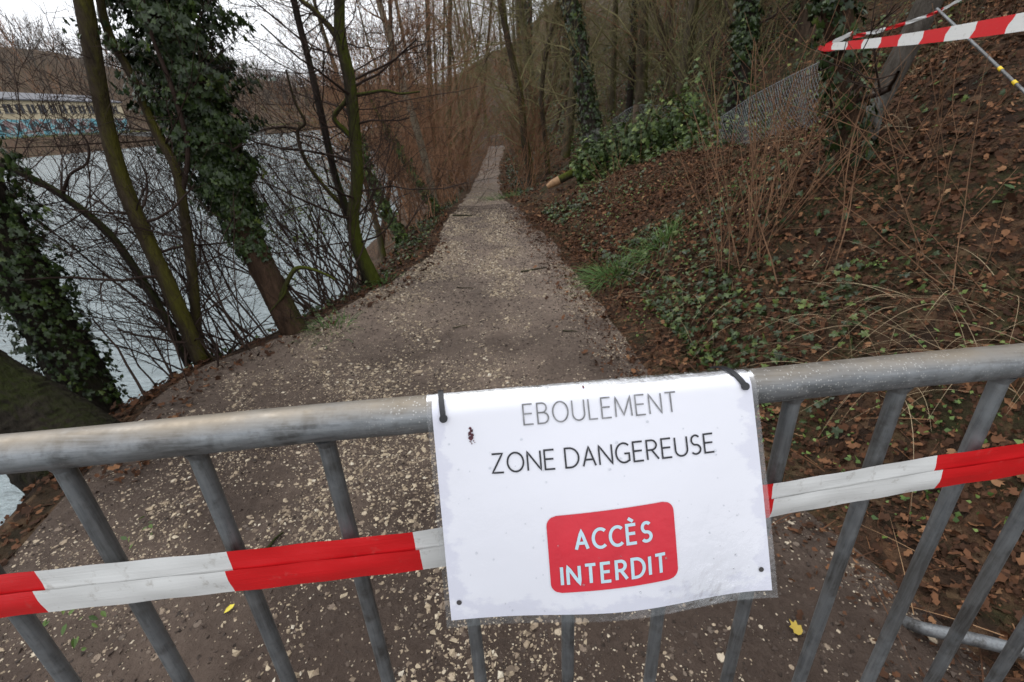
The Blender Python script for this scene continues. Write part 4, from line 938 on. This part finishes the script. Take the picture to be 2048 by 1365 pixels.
for px, py, n, L, lab in ((450, 700, 9, 1.5, 'thin twiggy shrub on the bank edge between the forked trunk and the ivy tree'), (505, 690, 9, 1.3, 'spreading bare shrub at the bank edge close to the ivy tree foot'), (340, 775, 5, .8, 'low drooping twigs at the bank edge below the dark curved stem'), (660, 605, 13, 1.7, 'dense twiggy thicket on the bank between the ivy tree and the mossy forked tree'), (700, 575, 12, 1.9, 'tangled bare thicket just behind the foot of the mossy forked tree')):
    shrub(px, py, int(n * 1.7), L, (-.75, .5, 1.), 'twig', lab, 2, .008, 5, .0012, edge(px, py) - [0, 0, .05])
shrub(640, 560, 8, 1.2, (-.6, .3, 1), 'twig', 'small evergreen bush leaning over the water beside the mossy forked tree', 2, .008, 4, .0012, edge(690, 580) + [-.25, .3, -.2], None, .35, 'ivyl', 900)
for px, py, n, L, lab in ((820, 468, 14, 2.0, 'brown brushwood on the bank where the path starts to dip'), (862, 430, 16, 2.4, 'tall rusty brushwood thicket beside the path dip'), (900, 402, 16, 2.6, 'rusty brushwood at the left path edge before the far barrier')):
    shrub(px, py, n, L, (-.35, .3, 1.), 'rusttwig', lab, 3, .010, 4, .0020, edge(px, py, -.12) - [.2, 0, 0])
y_ = [9, 10.5, 12, 13.5, 15, 17, 19, 21.5, 24, 27]
for q, y in enumerate(y_):
    x = float(xl(y)) - R.uniform(.3, .9); shrub(0, 0, 14, 2.6, (-.25, -.1, 1.), 'rusttwig', 'brown brushwood lining the river side of the dipping path', 2, .014, 4, .0035, (x, y, float(height(x, y))), 'brushwood along the river side')
for q, y in enumerate([11.5, 14, 16.5, 19, 22, 26]):
    x = float(xr(y)) + R.uniform(.4, 1.2); shrub(0, 0, 12, 1.7, (.1, -.1, 1.), 'rusttwig', 'low brown brush on the hill side of the dipping path', 2, .010, 5, .003, (x, y, float(height(x, y))), 'brush along the hill side', .45, 'ivyl', 420)
for q in range(24):
    y = R.uniform(8.5, 22); x = float(xr(y)) + R.uniform(2.5, 11); shrub(0, 0, 12, 2.2, (-.15, -.1, 1.), 'olivetwig', 'tangled olive brown brush on the wooded slope behind the log', 2, .010, 4, .003, (x, y, float(height(x, y))), 'brush on the wooded slope', .5, 'ivyl', 480)
shrub(1480, 525, 26, 1.25, (.0, .05, 1.), 'stem', 'fan of thin reddish brown stems rising from the leafy slope', 1, .0055, 3, .0012, None, None, .24)
shrub(1575, 400, 12, .9, (-.1, .05, 1.), 'stem', 'sparse dry stems in front of the wire mesh', 1, .004, 3, .0011, None, None, .35)
shrub(1240, 400, 9, .8, (-.2, .0, 1.), 'stem', 'few dry twigs growing through the fallen ivy log', 1, .005, 3, .0014, None, None, .4)
shrub(1640, 560, 4, 1.0, (.05, .1, 1.), 'stem', 'lone upright brown sapling twigs on the open leaf litter', 1, .005, 3, .0012, None, None, .2)
shrub(1900, 560, 6, .8, (-.3, .0, 1.), 'stem', 'thorny arching bramble canes on the slope above the rail', 1, .0035, 3, .0011, None, None, .7)
shrub(1800, 330, 9, .9, (-.2, .0, 1.), 'stem', 'dry bramble stems below the leaning grey trunk', 1, .004, 3, .0011, None, None, .6)

# ------------------------------------------------------------------ fallen log with ivy
a = at(1116, 362, 8.2); b_ = at(1400, 232, 8.0)
lg = thing('fallen_log', 'fallen mossy log with a fresh cut end and bright ivy lying down the slope', 'log', a)
Q, r, k = limb([a, a * .75 + b_ * .25 + [0, 0, .03], a * .5 + b_ * .5, a * .25 + b_ * .75 + [0, 0, .05], b_], .065, .07, 36, 14); tubes_mesh('trunk', [(Q, r, k)], M['mossy2'], lg)
mb = MB(); ax = nrm(Q[0] - Q[2]); mb.tube([Q[0] - ax * .03, Q[0] + ax * .05, Q[0] + ax * .12, Q[0] + ax * .2 - [0, 0, .01]], [.069, .067, .06, .042], 14); mb.build('splintered_end', M['cut'], lg)
Q3, r3, k3 = limb([at(1178, 402, 7.6), at(1230, 372, 7.5), at(1300, 340, 7.3), at(1385, 300, 7.1)], .03, .035, 24, 9)
tubes_mesh('side_branch', [(Q3, r3, k3)], M['mossy2'], lg); ivy_on(g, Q3, r3, 1700, .34, .042, 'ivy', M['ivyl'], lg, 0, 1.)
ivy_on(g, Q, r, 4200, .55, .048, 'ivy', M['ivyl'], lg, .12, 1., lambda q: .45 + q * .9)
o_ = []; sprouts(g, Q, r, 14, .9, 2, o_, None, .2, 1, 4, .2, rmin=.002); tag(tubes_mesh('branches', o_, M['olivetwig'], lg), kind='stuff')

# ------------------------------------------------------------------ wire mesh fences on the slope
def mesh_fence(top, hgt, nx, nz, lean, label, posts):
    T = sm(top, nx + 1); root = thing('wire_fence', label, 'fence', T[0] - [0, 0, hgt])
    dirn = nrm(T[-1] - T[0]); side = nrm(np.cross(dirn, [0, 0, 1.])); items = []
    def pt(i, j):
        f = j / nz; p = T[min(i, nx)] - np.array([0, 0, hgt * f]) + side * (lean * f * f + .05 * math.sin(i * .5) * f); return p
    for i in range(-nz, nx + 1):
        for sg in (1, -1):
            pl = [pt(i + (j if sg > 0 else nz - j), j) for j in range(nz + 1) if 0 <= i + (j if sg > 0 else nz - j) <= nx]
            if len(pl) > 1: items.append((np.array(pl), np.full(len(pl), .0021), 3))
    items.append((T, np.full(nx + 1, .004), 5)); tubes_mesh('wire_mesh', items, M['wire'], root)
    for p in posts:
        mb = MB(); mb.tube([p - [0, 0, .9], p + [0, 0, .05]], [.055, .05], 10); mb.build('post', M['wood'], root)
mesh_fence([at(1440, 236, 6.6), at(1500, 196, 5.9), at(1570, 158, 5.2), at(1645, 122, 4.6)], .75, 44, 11, -.25, 'sagging grey wire mesh fence running down the slope behind dry stems', [])
mesh_fence([at(1225, 240, 10), at(1272, 212, 9.7), at(1345, 214, 9.4)], .7, 22, 10, .05, 'grey wire mesh fence panel on a wooden post behind the fallen log', [at(1272, 216, 9.65)])

# ------------------------------------------------------------------ hazard tape round the tree, and the leaning survey rod
c = at(1672, 95, 2.86)
t2 = thing('hazard_tape', 'red and white hazard tape wound round an ivy tree and strung across the slope', 'tape', c)
def strand(A, B, wA, wB, cuts, sag, tw=0.):
    """flat tape from A to B, cut into stripes at the given fractions"""
    A, B = np.array(A), np.array(B)
    for (f0, col), (f1, _) in zip(cuts[:-1], cuts[1:]):
        V = []; n = 5
        for i in range(n + 1):
            f = f0 + (f1 - f0) * i / n; p = A + (B - A) * f - np.array([0, 0, sag * 4 * f * (1 - f)]); w = wA + (wB - wA) * f
            up = np.array([0, -math.sin(tw * f) - .12, math.cos(tw * f)]); up /= np.linalg.norm(up)
            for q in range(5): V.append(p + up * w * (q / 4 - .5) + np.array([0, -1, 0]) * .004 * math.sin(q * 1.6 + f * 30))
        mesh_obj('red_stripe' if col == 'r' else 'white_stripe', V, [(i * 5 + q, i * 5 + q + 1, i * 5 + 6 + q, i * 5 + 5 + q) for i in range(n) for q in range(4)], M['tred' if col == 'r' else 'twhite'], t2)
def fr(A, B, xs):   # stripe edges measured along the picture -> fractions along the strand
    ff = np.linspace(0, 1, 400); X = [project(np.array(A) + (np.array(B) - np.array(A)) * f)[0] for f in ff]; return [float(np.interp(x, X, ff)) for x in xs]
A_, B_ = at(1650, 94, 2.80), at(2080, 38, 1.72)
xs = [1650, 1664, 1695, 1725, 1762, 1800, 1846, 1895, 1950, 2020, 2080]; f_ = fr(A_, B_, xs); cl = 'rwrwrwrwrw'
strand(A_, B_, .030, .058, [(f, cl[min(i, 9)]) for i, f in enumerate(f_)], .012, .2)
A2, B2 = at(1650, 94, 2.8), at(1706, 66, 2.84); strand(A2, B2, .03, .02, [(0, 'r'), (.25, 'w'), (.92, 'r'), (1, 'r')], 0)
A3, B3 = at(1706, 74, 2.86), at(1876, 24, 2.95); xs = [1706, 1732, 1772, 1812, 1854, 1876]; f_ = fr(A3, B3, xs); strand(A3, B3, .020, .016, [(f, 'rwrwrr'[i]) for i, f in enumerate(f_)], .01)
A4, B4 = B3, at(1960, -22, 3.0); strand(A4, B4, .016, .016, [(0, 'r'), (.12, 'w'), (.75, 'r'), (1, 'r')], 0)
mb = MB(); th = np.linspace(0, 2 * math.pi, 25); ctr = at(1682, 95, 3.0)
V = []
for a_ in th:
    for z in (-.012, 0, .012): V.append(ctr + [.112 * math.cos(a_), .112 * math.sin(a_), z + .01 * math.sin(a_ * 3)])
mb.add(V, [(i * 3 + q, i * 3 + q + 1, i * 3 + 4 + q, i * 3 + 3 + q) for i in range(24) for q in range(2)]); mb.build('tree_loop', M['tred'], t2)
ra, rb = at(1874, 18, 2.97), at(2095, 228, 2.0)
rd = thing('survey_rod', 'thin grey metal rod with yellow bands leaning across the slope under the tape', 'rod', rb)
mb = MB(); mb.tube([ra, rb + (rb - ra) * .12], .0065, 10); mb.build('rod', M['bar'], rd)
for px in (2001, 2030):
    f = fr(ra, rb, [px])[0]; p = ra + (rb - ra) * f; d = nrm(rb - ra) * .012; mb = MB(); mb.tube([p - d, p + d], .0085, 10); mb.build('yellow_band', M['yellow'], rd)

# ------------------------------------------------------------------ small things lying about
def stick(px, py, L, rz, r_, label, z=.008):
    c = gnd(px, py); t = thing('stick', label, 'stick', c); d = np.array([math.cos(rz), math.sin(rz), 0]); q = []
    for f in np.linspace(-.5, .5, 7):
        p = c + d * L * f + np.array([-d[1], d[0], 0]) * .03 * L * math.sin(f * 8); q.append([p[0], p[1], float(height(p[0], p[1])) + z])
    tubes_mesh('branch', [(np.array(q), np.linspace(r_, r_ * .5, 7), 7)], M['darkbark'], t)
stick(1068, 541, .26, .25, .008, 'dark forked stick lying on the right half of the gravel path')
stick(930, 578, .16, -.35, .005, 'short dark twig lying mid path before the longer stick')
stick(922, 655, .12, .3, .004, 'thin little twig on the pale gravel patch')
stick(925, 433, .3, .1, .02, 'short dark wood piece on the path where it narrows')
stick(545, 1090, .10, 1.1, .007, 'rotten dark stick on the mud behind the barrier tape')
stick(1140, 665, .10, -.2, .005, 'small twig at the leafy right path edge')
def flat_leaf(px, py, s, val, mat, label):
    c = gnd(px, py) + [0, 0, .012]; t = thing('single_leaf', label, 'leaf', c)
    scatter('blade', OVAL if val > .99 else DEAD, c[None], frames(np.array([[0, -.2, 1.]]), None, .1), s, mat, t, np.array([val]), True)
ly = mat_leaf('yellow_leaf', [(0, (.3, .2, .02)), (.5, (.38, .27, .03)), (1, (.55, .45, .02))])
flat_leaf(1590, 1262, .035, .3, ly, 'mottled yellow fallen leaf on the mud between the barrier bars'); flat_leaf(472, 1213, .035, 1., ly, 'small bright yellow leaf scrap on the mud behind the bars')
def herb(px, py, n, s, label, sp=.05):
    c = gnd(px, py); t = thing('leafy_plant', label, 'plant', c); P = c + g.normal(0, 1, (n, 3)) * [sp, sp, .015] + [0, 0, .04]
    scatter('leaves', OVAL, P, frames(np.tile([[0, -.2, 1.]], (n, 1)), None, .35, g), g.uniform(.6, 1.2, n) * s, M['green'], t)
herb(2040, 412, 14, .05, 'fresh green leafy plant on the slope at the end of the bramble')
herb(1525, 835, 26, .022, 'small bright herb just behind the rail beside the notice')
herb(1745, 540, 30, .02, 'pale green seedlings clump in dark leaf litter on the slope')
herb(290, 1080, 8, .03, 'tiny green weed on the eroded bank edge behind the bars', .03)
herb(180, 1240, 16, .03, 'low green weeds in the mud below the tape at the bank', .06)
herb(1990, 700, 30, .022, 'bright green weeds under the dry grass right above the rail', .08)

# ------------------------------------------------------------------ barrier at the far end of the path
c = np.array([-.4, 28.0, float(height(-.4, 28.0))])
fb = thing('far_barrier', 'small pale steel barrier closing the far end of the path', 'barrier', c)
z0 = c[2]; mb = MB(); mb.tube([(-1.15, 28.2, z0 - .1), (-1.15, 28.2, z0 + .58), (.5, 27.8, z0 + .78), (.5, 27.8, z0)], .02, 8); mb.build('rail', M['galv'], fb)
for x in np.linspace(-1.0, .4, 8): mb = MB(); mb.tube([(x, 28.0, z0 + .02), (x, 28.0, z0 + .62 + (x + 1.15) * .11)], .010, 6); mb.build('bar', M['bar'], fb)

# ------------------------------------------------------------------ across the river: works building, quay, woods
X0 = -118.; bz = .9
bd = thing('riverside_building', 'long cream two storey building with painted turquoise and red ground floor across the river', 'building', (X0, 135, bz))
mb = MB(); mb.box((X0 - 6, 131, bz + 6.1), (6, 32, 2.1)); mb.build('upper_wall', M['cream'], bd, False)
mb = MB(); mb.box((X0 - 6, 140, bz + 2.0), (6.04, 23, 2.0)); mb.build('mural_wall', M['mural'], bd, False)
mb = MB(); mb.box((X0 - 6, 108, bz + 2.0), (6.04, 9, 2.0)); mb.build('red_wall', M['redwall'], bd, False)
mb = MB(); mb.box((X0 - 6, 131, bz + 8.35), (6.5, 32.5, .15)); mb.add([(X0 + .5, 98.5, bz + 8.5), (X0 + .5, 163.5, bz + 8.5), (X0 - 12.5, 163.5, bz + 8.5), (X0 - 12.5, 98.5, bz + 8.5), (X0 - 6, 103, bz + 10.4), (X0 - 6, 159, bz + 10.4)], [(0, 1, 5, 4), (2, 3, 4, 5)], [(1, 2, 5), (3, 0, 4)]); mb.build('roof', M['roof'], bd, False)
def win(y, z, hy, hz, mat='dark'):
    mb = MB(); mb.box((X0 + .03, y, z), (.06, hy, hz)); w_ = mb.build('window', M[mat], bd, False)
    mb = MB(); mb.box((X0 + .12, y, z - hz - .08), (.12, hy + .12, .08)); mb.build('sill', M['quay'], w_, False)
for k in range(20):
    y = 101 + k * 3.1
    for dy in (-.62, .62): win(y + dy, bz + 6.4, .42, .95)
for k in range(16): win(103.5 + k * 3.8, bz + 2.3, .55, .8)
mb = MB(); mb.box((-107.6, 120, -1.1), (.6, 110, 1.9)); tag(mb.build('quay_wall', M['quay'], None, False), 'grey concrete quay wall along the far river shore', 'wall')
P = np.stack([rng.uniform(-117, -107, 5000), rng.uniform(70, 330, 5000)], -1); P = np.concatenate([P, far_h(P[:, 0], P[:, 1])[:, None]], 1)
tag(blades('far_bank_grass', P, rng.normal(0, .5, (5000, 3)) + [0, 0, 1], rng.uniform(.4, 1.2, 5000), .12, M['farg'], None, .2, 2), kind='stuff')
# the far wood: one mass of small bare trees
def tiny(seed, H):
    gg = np.random.default_rng(seed); o_ = []; grow(gg, (0, 0, -.5), (0, 0, 1), H, .16, 2, o_, 6, .6, .10, .05, .04, .4, (.3, .6), .15)
    Vs, Fs, n = [], [], 0
    for Pq, rr, k in o_:
        ix = [0, len(Pq) // 2, len(Pq) - 1]; V, f = tube_batch(Pq[ix][None], rr[ix][None], 3); Vs.append(V); Fs.append(f + n); n += len(V)
    return np.concatenate(Vs), np.concatenate(Fs)
for q in range(4):
    tm = tiny(90 + q, 10); n = 340
    x = rng.uniform(-330, -122, n * 8); y = rng.uniform(40, 700, n * 8); P = np.stack([x, y, far_h(x, y)], -1); d = -105 - x
    P = P[((P[:, 2] > 3) & inview(P, 60) & ((d > 34) | (y > 470)))][:n]; k_ = len(P)
    a_ = rng.uniform(0, 6.3, k_); Fm = np.zeros((k_, 3, 3)); Fm[:, 0, 0] = np.cos(a_); Fm[:, 0, 1] = -np.sin(a_); Fm[:, 1, 0] = np.sin(a_); Fm[:, 1, 1] = np.cos(a_); Fm[:, 2, 2] = 1
    tag(scatter('far_wood', tm, P, Fm, rng.uniform(.8, 1.5, k_), M[('fartwig', 'fartrunk', 'rusttwig', 'fartwig')[q]]), kind='stuff')
for q, (y, s) in enumerate(((112, .7), (123, .8), (131, .6), (150, .8), (171, 1.), (180, 1.1), (196, 1.), (214, 1.2), (235, 1.1))):
    x = -111.5 + R.uniform(-1.5, 1.5); dup(PR[(0, 2, 4)[q % 3]], (x, y, float(far_h(np.array(x), np.array(y)))), R.uniform(0, 6), s * .62, 'bare riverside tree on the far shore before the painted building', 'trees on the far shore')
